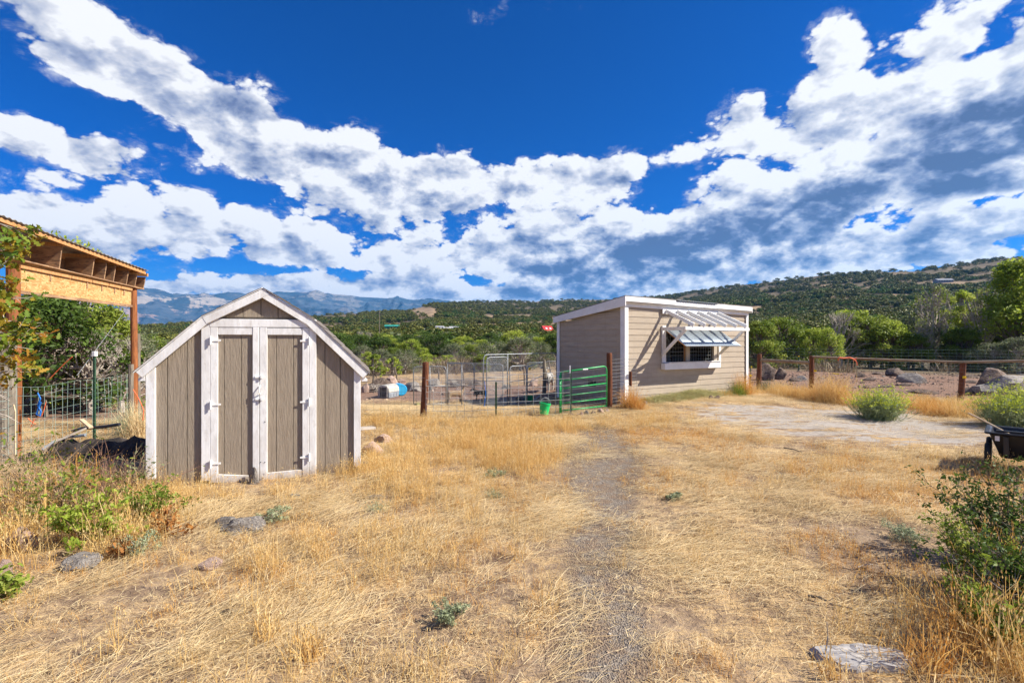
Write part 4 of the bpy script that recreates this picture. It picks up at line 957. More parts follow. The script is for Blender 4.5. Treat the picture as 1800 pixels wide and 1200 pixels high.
# front pen fence (heavier galvanised panel wire)
cA = Vector((-1.80, 10.12)); cB = Vector((X(872, 10.05), 10.05)); cC = Vector((X(1002, 10.4), 10.38))
wire_mesh('panel_fence', [(-1.80, 10.12), tuple(cB), tuple(cC)], lambda s: .03, lambda s: .80 + .045 * s, .16, .135, .0052, M['wire'], jit=.003, seed=6, label='galvanised panel wire fence between brown post and green gate', cat='fence')
t_post(872, 10.0, 671, 'dark green steel stake in the middle of the pen fence'); t_post(1003, 10.45, 648, 'white topped green steel stake beside the hinge of the green gate', cap=False)
m_ = MB(); g_ = gp(1002, 10.38); m_.box(-.012, .012, -.02, .02, .90, 1.06); 
o = m_.build('post_cap', M['cap_white'], None, loc=g_); tag(o, 'white plastic sleeve on the stake beside the green gate', 'post cap')
o, g_, t = log_post('gate_post', 1071, 719, 620, 10.2, M['log'], 'dark red brown round post at the latch end of the green gate', Y=11.3)
# wire on the short run from gate post to the barn corner
wire_mesh('panel_fence', [(X(1074, 11.3), 11.3), (X(1092, 11.62), 11.55), (2.98, 11.55)], .05, 1.12, .16, .085, .0048, M['wire'], jit=.002, seed=7, label='short wire panel between the gate post and barn corner', cat='fence')
m_ = MB(); m_.tube([(0, 0, 0), (0, 0, .34)], .035, 10); p_ = Vector((2.80, 11.42, .55)); o = m_.build('wood_stub', M['log'], None, loc=p_); tag(o, 'short red brown wood stub wired to the barn corner', 'stub')
def green_gate():
    A = px(986, 725, 10.42); B = px(1066, 716, 11.15); root = thing('pipe_gate', 'bright green five bar pipe gate by the barn', 'gate', (A.x, A.y, 0), math.atan2(B.y - A.y, B.x - A.x))
    Lg = math.hypot(B.x - A.x, B.y - A.y); za0, za1 = A.z + .04, px(986, 654, 10.42).z; zb0, zb1 = B.z + .04, px(1066, 643.5, 11.15).z
    m_ = MB(); m_.tube([(0, 0, za0 - .08), (0, 0, za1)], .019, 10); m_.tube([(0, 0, za1), (Lg - .08, 0, zb1), (Lg - .02, 0, zb1 - .025), (Lg, 0, zb1 - .09), (Lg, 0, zb0 - .02)], .019, 10); m_.build('frame', M['gate_green'], root, smooth=True)
    m_ = MB(); m_.tube([(-.028, 0, za0 - .1), (-.028, 0, za1 - .06)], .017, 8); m_.build('hinge_tube', M['gate_green'], root, smooth=True)
    for k, f in enumerate((0, .19, .375, .57, .78)):
        m_ = MB(); m_.tube([(.015, 0, za0 + (za1 - za0) * f), (Lg - .015, 0, zb0 + (zb1 - zb0) * f)], .015, 8); m_.build('bar', M['gate_green'], root, smooth=True)
    m_ = MB()
    for k in range(11):
        s = .06 + (Lg - .1) * k / 10; m_.tube([(s, -.022, za0 - .04), (s, -.022, za1 + (zb1 - za1) * s / Lg - .02)], .0030, 3, caps=False)
    for k in range(8):
        f = k / 7; m_.tube([(.0, -.024, za0 - .04 + (za1 - za0) * f), (Lg, -.024, zb0 - .04 + (zb1 - zb0) * f)], .0034, 3, caps=False)
    m_.build('wire_infill', M['galv'], root)
    m_ = MB(); m_.box(Lg * .45, Lg * .56, -.030, -.0265, (za1 + zb1) / 2 - .012, (za1 + zb1) / 2 + .010); m_.build('tag_plate', M['cap_white'], root)
green_gate()

# chain link kennel panels
def kennel(label, A, B, zt, mid=None, verts=(), rounded=True, link_=True, zb=.04, r=.0125, dark=False, fx=.065):
    """A, B ground corners (x, y); zt top height above A/B ground"""
    A = Vector(A); B = Vector(B); g0 = h(*A); L_ = (B - A).length
    root = thing('kennel_panel', label, 'kennel panel', (A.x, A.y, g0), math.atan2(B.y - A.y, B.x - A.x), 'chain link kennel panels in the goat pen')
    m_ = MB(); c = .09 if rounded else .01
    m_.tube([(0, 0, zb - .04), (0, 0, zt - c), (c * .3, 0, zt - c * .3), (c, 0, zt), (L_ - c, 0, zt), (L_ - c * .3, 0, zt - c * .3), (L_, 0, zt - c), (L_, 0, zb - .04)], r, 8)
    m_.tube([(0, 0, zb), (L_, 0, zb)], r * .9, 8); m_.build('frame', M['galv'], root, smooth=True)
    if mid: m_ = MB(); m_.tube([(0, 0, mid[0]), (L_, 0, mid[1])], r * .85, 8); m_.build('middle_rail', M['galv'], root, smooth=True)
    for v in verts: m_ = MB(); m_.tube([(v * L_, 0, zb), (v * L_, 0, zt)], r * .9, 8); m_.build('upright', M['galv'], root, smooth=True)
    if link_:
        m_ = MB(); hh = zt - zb; k = -hh
        while k < L_:
            for sg in (1, -1):
                a0 = max(k, 0); b0 = min(k + hh, L_)
                if b0 - a0 > .02:
                    if sg > 0: m_.tube([(a0, .004, zb + a0 - k), (b0, .004, zb + b0 - k)], .0022, 3, caps=False)
                    else: m_.tube([(a0, -.004, zt - (a0 - k)), (b0, -.004, zt - (b0 - k))], .0022, 3, caps=False)
            k += fx
        m_.build('chain_link', M['wire'], root)
    return root
K = lambda u, Y: (X(u, Y), Y)
kennel('leftmost chain link kennel panel, behind the brown post', K(727, 13.3), K(784, 13.4), 1.07, (.52, .54), (.5,))
kennel('tall chain link panel over the tan goat', K(786, 13.2), K(849, 12.5), 1.19, (.62, .55), (.42,), rounded=False)
kennel('far rounded chain link panel behind the tan goat', K(787, 15.8), K(833, 15.6), 1.02, (.48, .48))
kennel('far rounded chain link panel behind the black goat', K(834, 15.6), K(884, 15.4), 1.02, (.48, .48))
kennel('tall kennel front with long top rail reaching the barn', K(850, 11.75), K(978, 13.6), 1.32, None, (.30,), link_=False)
kennel('walk-in chain link gate within the tall kennel front', K(855.5, 11.80), K(892, 12.25), 1.26, (.76, .74))
kennel('low chain link panel right of the kennel gate', K(896, 12.3), K(925, 12.7), 1.06, (.66, .70))
kennel('long rail fence panel next to the grey goat', K(927, 12.75), K(956, 15.8), 1.05, (.62, .62), link_=False)
kennel('chain link panel behind the grey goat', K(926, 16.6), K(957, 16.8), 1.02, (.5, .5))
kennel('chain link panel touching the back of the barn', K(958, 16.8), K(990, 17.0), 1.02, (.5, .5))

# right corral fence
o1, gA, tA = log_post('corral_post', 1333.5, 676, 622, 7.5, M['log'], 'leftmost round corral post, right of the barn', Y=16.2, tu=1335)
o2, gB, tB = log_post('corral_post', 1426.5, 689, 625, 8, M['log'], 'second round corral post joining the two rails', Y=14.6)
o3, gC, tC = log_post('corral_post', 1688, 706, 636, 9, M['log'], 'leaning round corral post before the big boulders', Y=12.9, tu=1693)
m_ = MB(); m_.tube([px(1338, 633, 16.1), px(1380, 635, 15.3), px(1424, 637.5, 14.6)], .052, 10); tag(m_.build('fence_rail', M['rail']), 'short thick log rail between the first two corral posts', 'rail')
m_ = MB(); m_.tube([px(1428, 627, 14.55), px(1560, 632, 13.7), px(1692, 636.5, 12.88), px(1800, 634, 12.2), px(1880, 633, 11.8)], .033, 10); tag(m_.build('fence_rail', M['rail']), 'long thin pole rail across the top of the right corral fence', 'rail')
wire_mesh('corral_fence', [(X(1320, 16.6), 16.5), (gA.x, gA.y - .09), (gB.x, gB.y - .09), (gC.x, gC.y - .08), (X(1800, 12.1), 12.0), (15.5, 11.0)], .03, .92, .10, .10, .0016, M['wire_dark'], jit=.004, seed=12, label='fine wire mesh along the right corral fence', cat='fence')
wire_mesh('back_fence', [(X(1300, 31), 31), (X(1560, 28), 28), (X(1700, 26.5), 26.5), (X(1830, 25), 25)], .03, 1.25, .30, .18, .0042, M['wire_green'], jit=.01, seed=13, label='green mesh fence at the far edge of the corral', cat='fence')
wire_mesh('back_fence', [(X(633, 19), 19), (X(700, 19.5), 19.5), (X(820, 20), 20), (X(985, 20.5), 20.5)], .03, 1.1, .25, .2, .004, M['wire_dark'], jit=.01, seed=14, label='thin wire fence behind the goat pen and boulders', cat='fence')

# ------------------------------------------------------------------ rocks placed
rock(724, 686, 34, 22, 'rock_grey', 'pale rounded boulder behind the blue barrel', Y=17.2, i=1)
rock(665, 690, 42, 28, 'rock_dark', 'dark sloping boulder behind the dog crate', Y=17.4, i=0)
rock(686, 682, 30, 24, 'rock_pink', 'pinkish boulder between dark and pale boulders', Y=18.3, i=2)
rock(705, 672, 20, 15, 'rock_pink', 'small pink boulder on the rise behind the blue barrel', Y=19.2, i=3)
rock(762, 668, 22, 14, 'rock_grey', 'grey boulder behind the left kennel panel', Y=19.4, i=4)
rock(640, 694, 16, 18, 'rock_pink', 'pink rock beside the eave of the small shed', Y=16.5, i=1)
rock(757, 682, 8, 11, 'rock_grey', 'little grey rock seen through the left kennel panel', Y=17.6, i=1)
rock(937, 664, 22, 16, 'rock_pink', 'pale pink boulder behind the kennel top rail', Y=19, i=3)
rock(890, 670, 14, 8, 'rock_grey', 'low grey rock at the back of the goat pen', Y=18, i=2)
for k, (u, v, w_, hh, kd, lab) in enumerate([
    (1003, 732, 17, 7, 'rock_dark', 'leftmost dark stone under the green gate'), (1017, 731, 18, 6, 'rock_pink', 'long reddish stone under the green gate'),
    (1022.5, 731, 9, 8, 'rock_pink', 'round orange stone under the green gate'), (1032, 730, 11, 8, 'rock_grey', 'light grey stone under the middle of the gate'),
    (1043, 729, 14, 7, 'rock_dark', 'dark stone leaning under the gate'), (1057, 727, 13, 10, 'rock_pink', 'tallest pinkish stone in the row under the gate'),
    (1066, 725, 11, 7, 'rock_pink', 'small pale stone against the dark gate post'), (973, 733, 13, 4, 'rock_dark', 'flat dark stone right of the green bucket')]):
    rock(u, v, w_, hh, kd, lab, name='edging_stone', group='row of stones under the gate', i=k)
rock(894, 733, 14, 6, 'rock_grey', 'half buried grey stone behind the pen fence', i=1)
rock(1240, 699, 11, 7, 'rock_grey', 'grey stone at the foot of the barn wall, left of two dark ones', i=1, name='stone')
rock(1250, 702, 10, 9, 'rock_dark', 'round dark stone in the middle of the three by the barn', i=0, name='stone')
rock(1261, 702, 12, 9, 'rock_dark', 'largest dark stone by the barn wall', i=3, name='stone')
rock(1135, 713, 7, 9, 'rock_grey', 'small upright pale stone by the barn corner', i=2, name='stone')
for k, (u, v, w_, hh, kd, Y, lab) in enumerate([
    (1352, 655, 40, 32, 'rock_dark', 20, 'tall dark boulder behind the first corral post'), (1375, 655, 26, 22, 'rock_dark', 20.5, 'dark boulder leaning right behind the short rail'),
    (1341, 645, 16, 26, 'rock_dark', 23, 'dark peaked boulder top behind the first post'),
    (1397, 657, 19, 9, 'rock_dark', 19.5, 'low dark rock left of the second corral post'), (1412, 654, 18, 8, 'rock_grey', 20, 'low grey rock left of the second corral post'),
    (1515, 663, 20, 9, 'rock_dark', None, 'small squat dark rock in the corral'), (1533, 669, 28, 6, 'rock_dark', None, 'flat dark slab in the corral'), (1547, 658, 22, 5, 'rock_dark', None, 'thin dark rock behind the flat slab'),
    (1580, 661, 38, 17, 'rock_dark', None, 'pointed dark boulder in the middle of the corral'), (1612, 673, 46, 17, 'rock_grey', None, 'pale wedge boulder in the middle of the corral'),
    (1565, 681, 30, 5, 'rock_dark', None, 'flat rock left of the wedge boulder'), (1595, 678, 26, 5, 'rock_dark', None, 'long flat rock before the wedge boulder'), (1630, 692, 44, 9, 'rock_dark', None, 'long dark ledge rock before the leaning post'),
    (1530, 682, 22, 6, 'rock_dark', None, 'low rock above the rabbitbrush'), (1708, 664, 26, 8, 'rock_dark', None, 'dark rock right behind the leaning post'), (1712, 673, 20, 5, 'rock_dark', None, 'flat rock right behind the leaning post'),
    (1760, 684, 76, 44, 'rock_dark', 15.6, 'largest dark boulder at the right edge'), (1795, 702, 120, 40, 'rock_grey', 13.8, 'broad grey lichen boulder at the right edge'), (1718, 697, 40, 17, 'rock_dark', 14.2, 'layered dark rock left of the broad grey boulder'),
    (1795, 655, 34, 16, 'rock_dark', 19, 'dark boulder top at the far right'), (1722, 705, 50, 6, 'rock_dark', 13.4, 'flat shadowed ledge before the grey boulder')]):
    rock(u, v, w_, hh, kd, lab, Y=Y, group='boulders lying in the right corral', i=k * 3 + 1)
# small scattered stones in the corral
def ordinal(n): return ['leftmost', 'second from left', 'third from left', 'fourth from left', 'fifth from left', 'sixth from left', 'seventh from left', 'eighth from left'][min(n, 7)]
LS = []
for k in range(70):
    u = random.uniform(1330, 1800); v = random.uniform(652, 706); Y = 1.6 * FPX / (v - 600)
    if fence_y(X(u, Y)) + .4 > Y: continue
    LS.append((u, v, Y, random.uniform(3, 9), random.uniform(1.5, 4), random.choice(['rock_dark', 'rock_dark', 'rock_grey'])))
seen = {}
for k, (u, v, Y, w_, hh, kd) in enumerate(sorted(LS)):
    key = (kd, 'between the first two posts' if u < 1427 else 'right of the second post' if u < 1560 else 'left of the leaning post' if u < 1690 else 'beside the big boulders', 'far' if v < 664 else 'middle' if v < 680 else 'near')
    n_ = seen.get(key, 0); seen[key] = n_ + 1
    rock(u, v, w_, hh, kd, '%s loose %s stone %s, %s part' % (ordinal(n_), 'dark' if kd == 'rock_dark' else 'grey', key[1], key[2]), Y=Y, name='loose_stone', group='small loose stones in the corral', i=k)
rock(444, 857, 24, 26, 'rock_grey', 'rough grey stone propping the shed doors shut', Y=5.42, i=3, name='stone', sink=.08)
rock(137, 1000, 58, 32, 'rock_grey', 'smooth blue grey stone in the lower left grass', i=0, name='stone')
rock(425, 935, 70, 25, 'rock_grey', 'lichen spotted rock half buried in front of the shed', i=2)
rock(392, 928, 40, 20, 'rock_grey', 'pale rock end poking out left of the lichen rock', i=4, name='stone')
rock(360, 1001, 44, 17, 'rock_pink', 'brown rock half hidden in straw right of the blue grey stone', i=1, name='stone')
rock(30, 968, 55, 40, 'rock_pink', 'reddish boulder among the brambles at the left edge', i=0)
rock(2, 1020, 26, 44, 'rock_pink', 'pale rock cut by the left picture edge', i=3, name='stone')
rock(640, 818, 22, 9, 'rock_grey', 'whitish stone right of the shed corner', i=1, name='stone')
rock(655, 800, 40, 24, 'rock_pink', 'grassy pink rock beside the shed corner', i=0)
rock(672, 780, 34, 18, 'rock_pink', 'small pink rock farther behind the shed corner', i=2)
rock(660, 878, 24, 8, 'rock_grey', 'flat grey rock in the grass below the shed', i=4, name='stone')
rock(517, 875, 26, 7, 'rock_grey', 'flat stone just right of the door prop stone', i=2, name='stone')
rock(395, 1080, 30, 8, 'rock_dark', 'low dark stone in the lower left straw', i=3, name='stone')
# flat slab of pale stone in the lower right, flush with the soil
def slab_rock():
    rg_ = random.Random(5); c = gp(1518, 2.42); n_ = 22; top = []; V = []; F = []
    for ring, (q, z) in enumerate(((1.08, -.05), (1.0, .012), (.93, .030), (.6, .036), (.25, .033))):
        for k in range(n_):
            t = 2 * math.pi * k / n_; w_ = 1 + .22 * math.sin(2 * t + 1) + .10 * math.sin(5 * t) + .06 * math.sin(9 * t + 2)
            V.append((.20 * q * w_ * math.cos(t), .115 * q * w_ * math.sin(t), z + rg_.gauss(0, .003)))
    for a_ in range(4):
        for k in range(n_): F.append((a_ * n_ + k, a_ * n_ + (k + 1) % n_, (a_ + 1) * n_ + (k + 1) % n_, (a_ + 1) * n_ + k))
    F.append(tuple(4 * n_ + k for k in range(n_)))
    m_ = MB(); m_.add(V, F); o = m_.build('slab_rock', M['concrete'], None, loc=c, rz=-.15); tag(o, 'flat pale cracked slab rock at the lower right', 'rock')
slab_rock()
# rubble in the corral (uncountable)
rb = protos('rubble_stone', [rock_mesh(340 + s, pmat('rubble_%d' % s, *c, 9, .9, objrand=.25), .6, 1, .3, 4) for s, c in enumerate([((.13, .085, .06), (.22, .15, .11)), ((.28, .20, .15), (.40, .30, .23)), ((.08, .06, .05), (.15, .11, .09))])])
N = 16000; qx = rng.uniform(-6, 26, N); qy = rng.uniform(11, 27, N); kp = (rng.random(N) < dirt_mask(qx, qy) * (.15 + .85 * sstep(.45, .6, fbm(qx * .6, qy * .6, 3, 411)))) & ~blocked(qx, qy); qx = qx[kp]; qy = qy[kp]; n_ = len(qx); s_ = rng.gamma(1.2, .012, n_) + .008
tag(scatter('rubble', np.stack([qx, qy, H(qx, qy)], 1), rng.uniform(0, 6.28, (n_, 3)), np.stack([s_, s_, s_], 1), rng.integers(0, 3, n_), rb), 'loose rubble and clods on the corral dirt', 'rubble', kind='stuff')
# gravel on the wheel track (uncountable)
gm = protos('gravel_stone', [rock_mesh(300 + s, pmat('gravel_%d' % s, *c, 9, .9, objrand=.25), .6, 1, .3, 4) for s, c in enumerate([((.24, .20, .16), (.35, .30, .25)), ((.33, .28, .225), (.46, .40, .33)), ((.27, .185, .125), (.38, .275, .19))])])
N = 70000; gx = rng.uniform(-.6, 2.8, N); gy = rng.uniform(1.5, 9.5, N); kp = rng.random(N) < .75 * sstep(.40, .62, .6 * fbm(gx * 2.2, gy * 1.4, 4, 401) + .4 * fbm(gx * 9, gy * 9, 2, 402)) * np.clip(path_mask(gx, gy) * 1.3 - .12, 0, 1) + .012; gx = gx[kp]; gy = gy[kp]; n_ = len(gx)
s_ = rng.gamma(1.3, .0017, n_) + .0012
tag(scatter('gravel', np.stack([gx, gy, H(gx, gy) + s_ * .1], 1), rng.uniform(0, 6.28, (n_, 3)), np.stack([s_, s_, s_], 1), rng.integers(0, 3, n_), gm), 'grey gravel showing in the wheel track', 'gravel', kind='stuff')

# ------------------------------------------------------------------ trees and shrubs
def leaf_cloud(centers, radii, n, size, seed, mat, name, tone=(0, 1), squash=.8, aspect=1.6, lobed=False):
    g_ = np.random.default_rng(seed); centers = np.asarray(centers); k = len(centers)
    ci = g_.integers(0, k, n); r_ = np.asarray(radii)[ci]
    d = g_.normal(0, 1, (n, 3)); d /= np.linalg.norm(d, axis=1, keepdims=True); rr = g_.random(n) ** .45
    P_ = centers[ci] + d * (r_ * rr)[:, None] * [1, 1, squash]
    nrm = d * .5 + g_.normal(0, .7, (n, 3)) + [0, 0, .35]; nrm /= np.linalg.norm(nrm, axis=1, keepdims=True)
    t = np.cross(nrm, g_.normal(0, 1, (n, 3))); t /= np.linalg.norm(t, axis=1, keepdims=True); b_ = np.cross(nrm, t)
    s = (size * g_.uniform(.6, 1.35, n))[:, None]
    ct = g_.uniform(*tone, k)[ci] * .6 + g_.uniform(*tone, n) * .4
    fold = nrm * s * .18
    if not lobed:
        V = np.stack([P_ - t * s * .5 * aspect, P_ + b_ * s * .36 + fold, P_ + t * s * .5 * aspect, P_ - b_ * s * .36 + fold], 1).reshape(-1, 3)
        i = np.arange(n) * 4; F = np.stack([i, i + 1, i + 2, i + 3], 1)
        return np_mesh(name, V, F, ct, mat)
    prof = [(-.55, 0), (-.2, .22), (-.05, .12), (.12, .34), (.25, .16), (.42, .26), (.6, 0), (.42, -.26), (.25, -.16), (.12, -.34), (-.05, -.12), (-.2, -.22)]
    V = np.stack([P_ + t * s * a_ * 1.2 + b_ * s * c_ * 1.1 + fold * abs(c_) * 3 for a_, c_ in prof], 1).reshape(-1, 3)
    m_ = len(prof); i = np.arange(n) * m_; F = np.stack([i + q for q in range(m_)], 1)
    return np_mesh(name, V, F, ct, mat)
def limbs(trunk_pts, centers, r0, seed, name, mat, n=5, twigs=0, tl=.4, multi=1):
    rg_ = random.Random(seed); mb = MB(); m_ = len(trunk_pts)
    mb.tube(trunk_pts, [r0 * (1 - .6 * i / (m_ - 1)) for i in range(m_)], 8)
    for c in centers:
        c = Vector(c); k = rg_.uniform(.25, .95) * (m_ - 1); i = int(k); a_ = Vector(trunk_pts[i]).lerp(Vector(trunk_pts[min(i + 1, m_ - 1)]), k - i)
        if a_.z > c.z: a_ = Vector(trunk_pts[max(1, m_ // 3)])
        md = a_.lerp(c, .5) + Vector((rg_.gauss(0, .08), rg_.gauss(0, .08), -.06)) * (c - a_).length
        rr = r0 * .38
        mb.tube([a_, md, c], [rr, rr * .6, rr * .25], n, caps=False)
        for _ in range(twigs):
            e = c + Vector((rg_.gauss(0, 1), rg_.gauss(0, 1), rg_.gauss(.3, 1))).normalized() * tl * rg_.uniform(.5, 1.2)
            mb.tube([md.lerp(c, rg_.uniform(.3, 1)), e.lerp(c, .4) + Vector((rg_.gauss(0, .03),) * 3), e], [rr * .25, rr * .16, rr * .06], 3, caps=False)
    me = mb.mesh(name); me.materials.append(mat); return me
def tree_proto(kind, seed, hgt=4.0, wid=3.4, nl=7500, ls=.10, ncl=64, mat='leaf_oak', low=.04, squash=.8, bark='bark', twigs=2, lean=0, dense=1):
    g_ = np.random.default_rng(seed); cs = []; rad = []
    for _ in range(ncl):
        th = g_.uniform(0, 2 * np.pi); f = g_.random() ** .75; zf = low + (1 - low) * f
        env = np.sin(np.pi * min(1, (zf * .72 + .24))) ** .6 * (.70 + .55 * vnoise(th * 1.1, zf * 3 + seed, seed))
        rr = env * wid / 2 * g_.uniform(.35, 1.0) ** .5
        cs.append([rr * np.cos(th) + lean * zf, rr * np.sin(th), zf * hgt * .93]); rad.append(wid * g_.uniform(.09, .17) * dense)
    cr = leaf_cloud(cs, rad, nl, ls, seed, M[mat], 'crown')
    tp = [(0, 0, -.2)] + [(lean * t + g_.normal(0, .04) * hgt * t, g_.normal(0, .04) * hgt * t, hgt * .85 * t) for t in (.2, .45, .7, 1)]
    tk = limbs(tp, cs, .035 * hgt ** .8 + .02, seed, 'trunk', M[bark], 5, twigs, wid * .13)
    return tk, cr
PROTO = {
    'oak': [tree_proto('oak', 1, mat='leaf_oak'), tree_proto('oak', 2, wid=3.8, mat='leaf_oak'), tree_proto('oak', 3, wid=3.0, mat='leaf_bright', nl=4200)],
    'dark': [tree_proto('dark', 4, mat='leaf_oak_dark', wid=3.6, nl=6500), tree_proto('dark', 5, mat='leaf_oak_dark', wid=4.2, nl=6500)],
    'bright': [tree_proto('b', 6, mat='leaf_bright', wid=3.4, nl=4200, ncl=34), tree_proto('b', 7, mat='leaf_bright', wid=3.0, nl=3400, ncl=28)],
    'olive': [tree_proto('o', 8, mat='leaf_olive', wid=4.0, nl=6000, ls=.09, twigs=3, bark='bark_pale'), tree_proto('o', 9, mat='leaf_olive', wid=3.4, nl=4500, ls=.09, twigs=4, bark='bark_pale')],
    'cotton': [tree_proto('c', 10, mat='leaf_bright', hgt=7, wid=4.4, nl=7000, ls=.13, ncl=50, low=.25, bark='bark'), tree_proto('c', 11, mat='leaf_bright', hgt=7, wid=3.0, nl=3600, ls=.13, ncl=36, low=.30, bark='bark_pale', twigs=4)],
    'bare': [tree_proto('x', 12, mat='leaf_olive', wid=3.2, nl=350, ls=.07, ncl=46, low=.2, bark='bark_pale', twigs=9, hgt=4), tree_proto('x', 13, mat='leaf_oak', hgt=6, wid=3.0, nl=900, ls=.10, ncl=50, low=.3, bark='bark_pale', twigs=8)],
    'sapling': [tree_proto('s', 14, mat='leaf_bright', hgt=2, wid=1.1, nl=700, ls=.10, ncl=12, low=.35), tree_proto('s', 15, mat='leaf_oak', hgt=2, wid=1.3, nl=800, ls=.10, ncl=12, low=.3)],
}
HG = {'oak': 4, 'dark': 4, 'bright': 4, 'olive': 4, 'cotton': 7, 'bare': 4, 'sapling': 2}
def tree(kind, i, u, Y, vt, label, name=None, wf=1.0, group=None, rz=None, cat='tree'):
    g_ = gp(u, Y); top = px(u, vt, Y).z - g_.z; pr = PROTO[kind]; tk, cr = pr[i % len(pr)]
    hg = {('bare', 1): 6}.get((kind, i % len(pr)), HG[kind]); s = max(top, .4) / hg
    r = thing(name or {'oak': 'oak_tree', 'dark': 'oak_tree', 'bright': 'willow_tree', 'olive': 'olive_bush', 'cotton': 'cottonwood_tree', 'bare': 'bare_tree', 'sapling': 'sapling'}[kind], label, cat, g_, rz if rz is not None else random.uniform(0, 6.28), group)
    r.scale = (s * wf, s * wf, s)
    link('trunk', tk, r); link('crown', cr, r); return r
GR = 'trees in the belt behind the right corral'
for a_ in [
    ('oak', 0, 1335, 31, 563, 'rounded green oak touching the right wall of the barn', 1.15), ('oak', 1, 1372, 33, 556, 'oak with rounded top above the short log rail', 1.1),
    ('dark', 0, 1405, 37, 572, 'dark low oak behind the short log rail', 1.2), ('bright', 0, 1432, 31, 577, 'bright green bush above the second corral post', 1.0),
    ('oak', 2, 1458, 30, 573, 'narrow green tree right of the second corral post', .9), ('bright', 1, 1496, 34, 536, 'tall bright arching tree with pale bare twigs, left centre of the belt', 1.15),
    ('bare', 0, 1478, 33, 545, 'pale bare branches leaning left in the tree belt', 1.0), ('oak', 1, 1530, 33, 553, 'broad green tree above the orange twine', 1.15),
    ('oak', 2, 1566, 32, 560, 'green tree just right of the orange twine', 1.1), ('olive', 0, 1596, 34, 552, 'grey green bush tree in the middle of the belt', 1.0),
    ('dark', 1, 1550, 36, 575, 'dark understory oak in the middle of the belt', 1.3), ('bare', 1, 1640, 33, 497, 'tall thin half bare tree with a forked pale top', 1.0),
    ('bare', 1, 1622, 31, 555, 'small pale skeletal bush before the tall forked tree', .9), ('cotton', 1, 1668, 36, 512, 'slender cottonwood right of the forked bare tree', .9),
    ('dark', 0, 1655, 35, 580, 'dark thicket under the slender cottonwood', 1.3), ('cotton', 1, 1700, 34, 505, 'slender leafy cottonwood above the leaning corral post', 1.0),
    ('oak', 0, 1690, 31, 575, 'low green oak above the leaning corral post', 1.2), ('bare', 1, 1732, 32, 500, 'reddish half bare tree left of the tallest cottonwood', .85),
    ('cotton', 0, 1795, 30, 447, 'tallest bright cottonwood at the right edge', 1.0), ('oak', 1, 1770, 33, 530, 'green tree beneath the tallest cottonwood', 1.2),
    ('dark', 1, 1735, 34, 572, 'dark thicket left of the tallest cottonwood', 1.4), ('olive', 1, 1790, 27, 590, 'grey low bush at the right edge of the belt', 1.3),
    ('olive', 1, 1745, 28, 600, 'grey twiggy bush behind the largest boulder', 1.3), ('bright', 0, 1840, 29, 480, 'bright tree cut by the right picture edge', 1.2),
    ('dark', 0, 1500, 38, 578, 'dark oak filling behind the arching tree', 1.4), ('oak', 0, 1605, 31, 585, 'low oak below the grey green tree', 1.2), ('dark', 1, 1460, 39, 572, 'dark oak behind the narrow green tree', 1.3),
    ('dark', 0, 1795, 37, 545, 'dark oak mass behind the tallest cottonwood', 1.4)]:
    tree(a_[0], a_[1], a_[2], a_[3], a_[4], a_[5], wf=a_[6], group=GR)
GR2 = 'trees between the goat pen and the valley'
for a_ in [
    ('olive', 0, 868, 30, 598, 'broad grey green willow left of the kennel gate', 1.5), ('olive', 1, 915, 29, 590, 'pale willow behind the kennel gate', 1.4), ('oak', 2, 905, 38, 578, 'green tree above the pale willow', 1.3),
    ('dark', 0, 975, 34, 585, 'dark oak at the back corner of the barn', 1.2), ('olive', 0, 950, 31, 600, 'grey green bush left of the barn', 1.0), ('bright', 1, 948, 36, 588, 'bright bush left of the barn and behind the willow', 1.1),
    ('dark', 1, 770, 45, 588, 'round dark oak above the brown fence post', 1.0), ('olive', 1, 797, 38, 602, 'grey green bush right of the dark round oak', 1.3),
    ('bright', 0, 752, 30, 622, 'low bright yellow green bush behind the brown post', 2.2), ('bright', 1, 785, 31, 622, 'low bright yellow green bush behind the tall kennel panel', 2.0), ('olive', 0, 712, 27, 612, 'olive brown bush behind the pale boulder', 1.3),
    ('oak', 2, 741, 36, 609, 'green bush behind the low bright bush', 1.4), ('oak', 0, 690, 33, 610, 'small green bush above the dark boulder', 1.3), ('olive', 1, 672, 32, 612, 'twiggy bush above the dark boulder', 1.3),
    ('bright', 0, 645, 27, 618, 'bright sapling clump touching the shed eave', .9), ('bright', 1, 662, 25, 620, 'bright sapling clump behind the dark boulder', .8),
    ('oak', 1, 830, 40, 604, 'green bush behind the tall kennel panel', 1.5), ('oak', 0, 845, 28, 622, 'small green bush behind the black goat', 1.3)]:
    tree(a_[0], a_[1], a_[2], a_[3], a_[4], a_[5], wf=a_[6], group=GR2)
for a_ in [(690, 21.0, 624, 'leafy young tree on a thin dark trunk above the dog crate', 0), (656, 22, 622, 'leafy young tree left of the dog crate', 1)]:
    tree('sapling', a_[4], a_[0], a_[1], a_[2], a_[3], wf=1.2)
for k, (u, Y, vt, lab) in enumerate([(772, 20, 640, 'thin dead stem behind the left kennel panel'), (815, 20.5, 645, 'thin dead stem behind the tan goat'), (922, 19.5, 625, 'thin leaning dark stem left of the grey goat'), (968, 20, 630, 'thin leaning dark stem by the barn back corner'), (956, 15.6, 632, 'grey wooden post beside the grey goat'), (698, 20, 646, 'dark thin stem above the dog crate')]):
    g_ = gp(u, Y); t = px(u - 4 if k != 4 else u, vt, Y) - g_; m_ = MB(); r_ = .035 if k != 4 else .07
    m_.tube([(0, 0, -.1), tuple(t * .5 + Vector((.03, 0, 0))), tuple(t)], [r_, r_ * .9, r_ * .7], 7); tag(m_.build('dead_sapling' if k != 4 else 'pen_post', M['bark'] if k != 4 else M['log_grey'], None, loc=g_), lab, 'stem' if k != 4 else 'post')
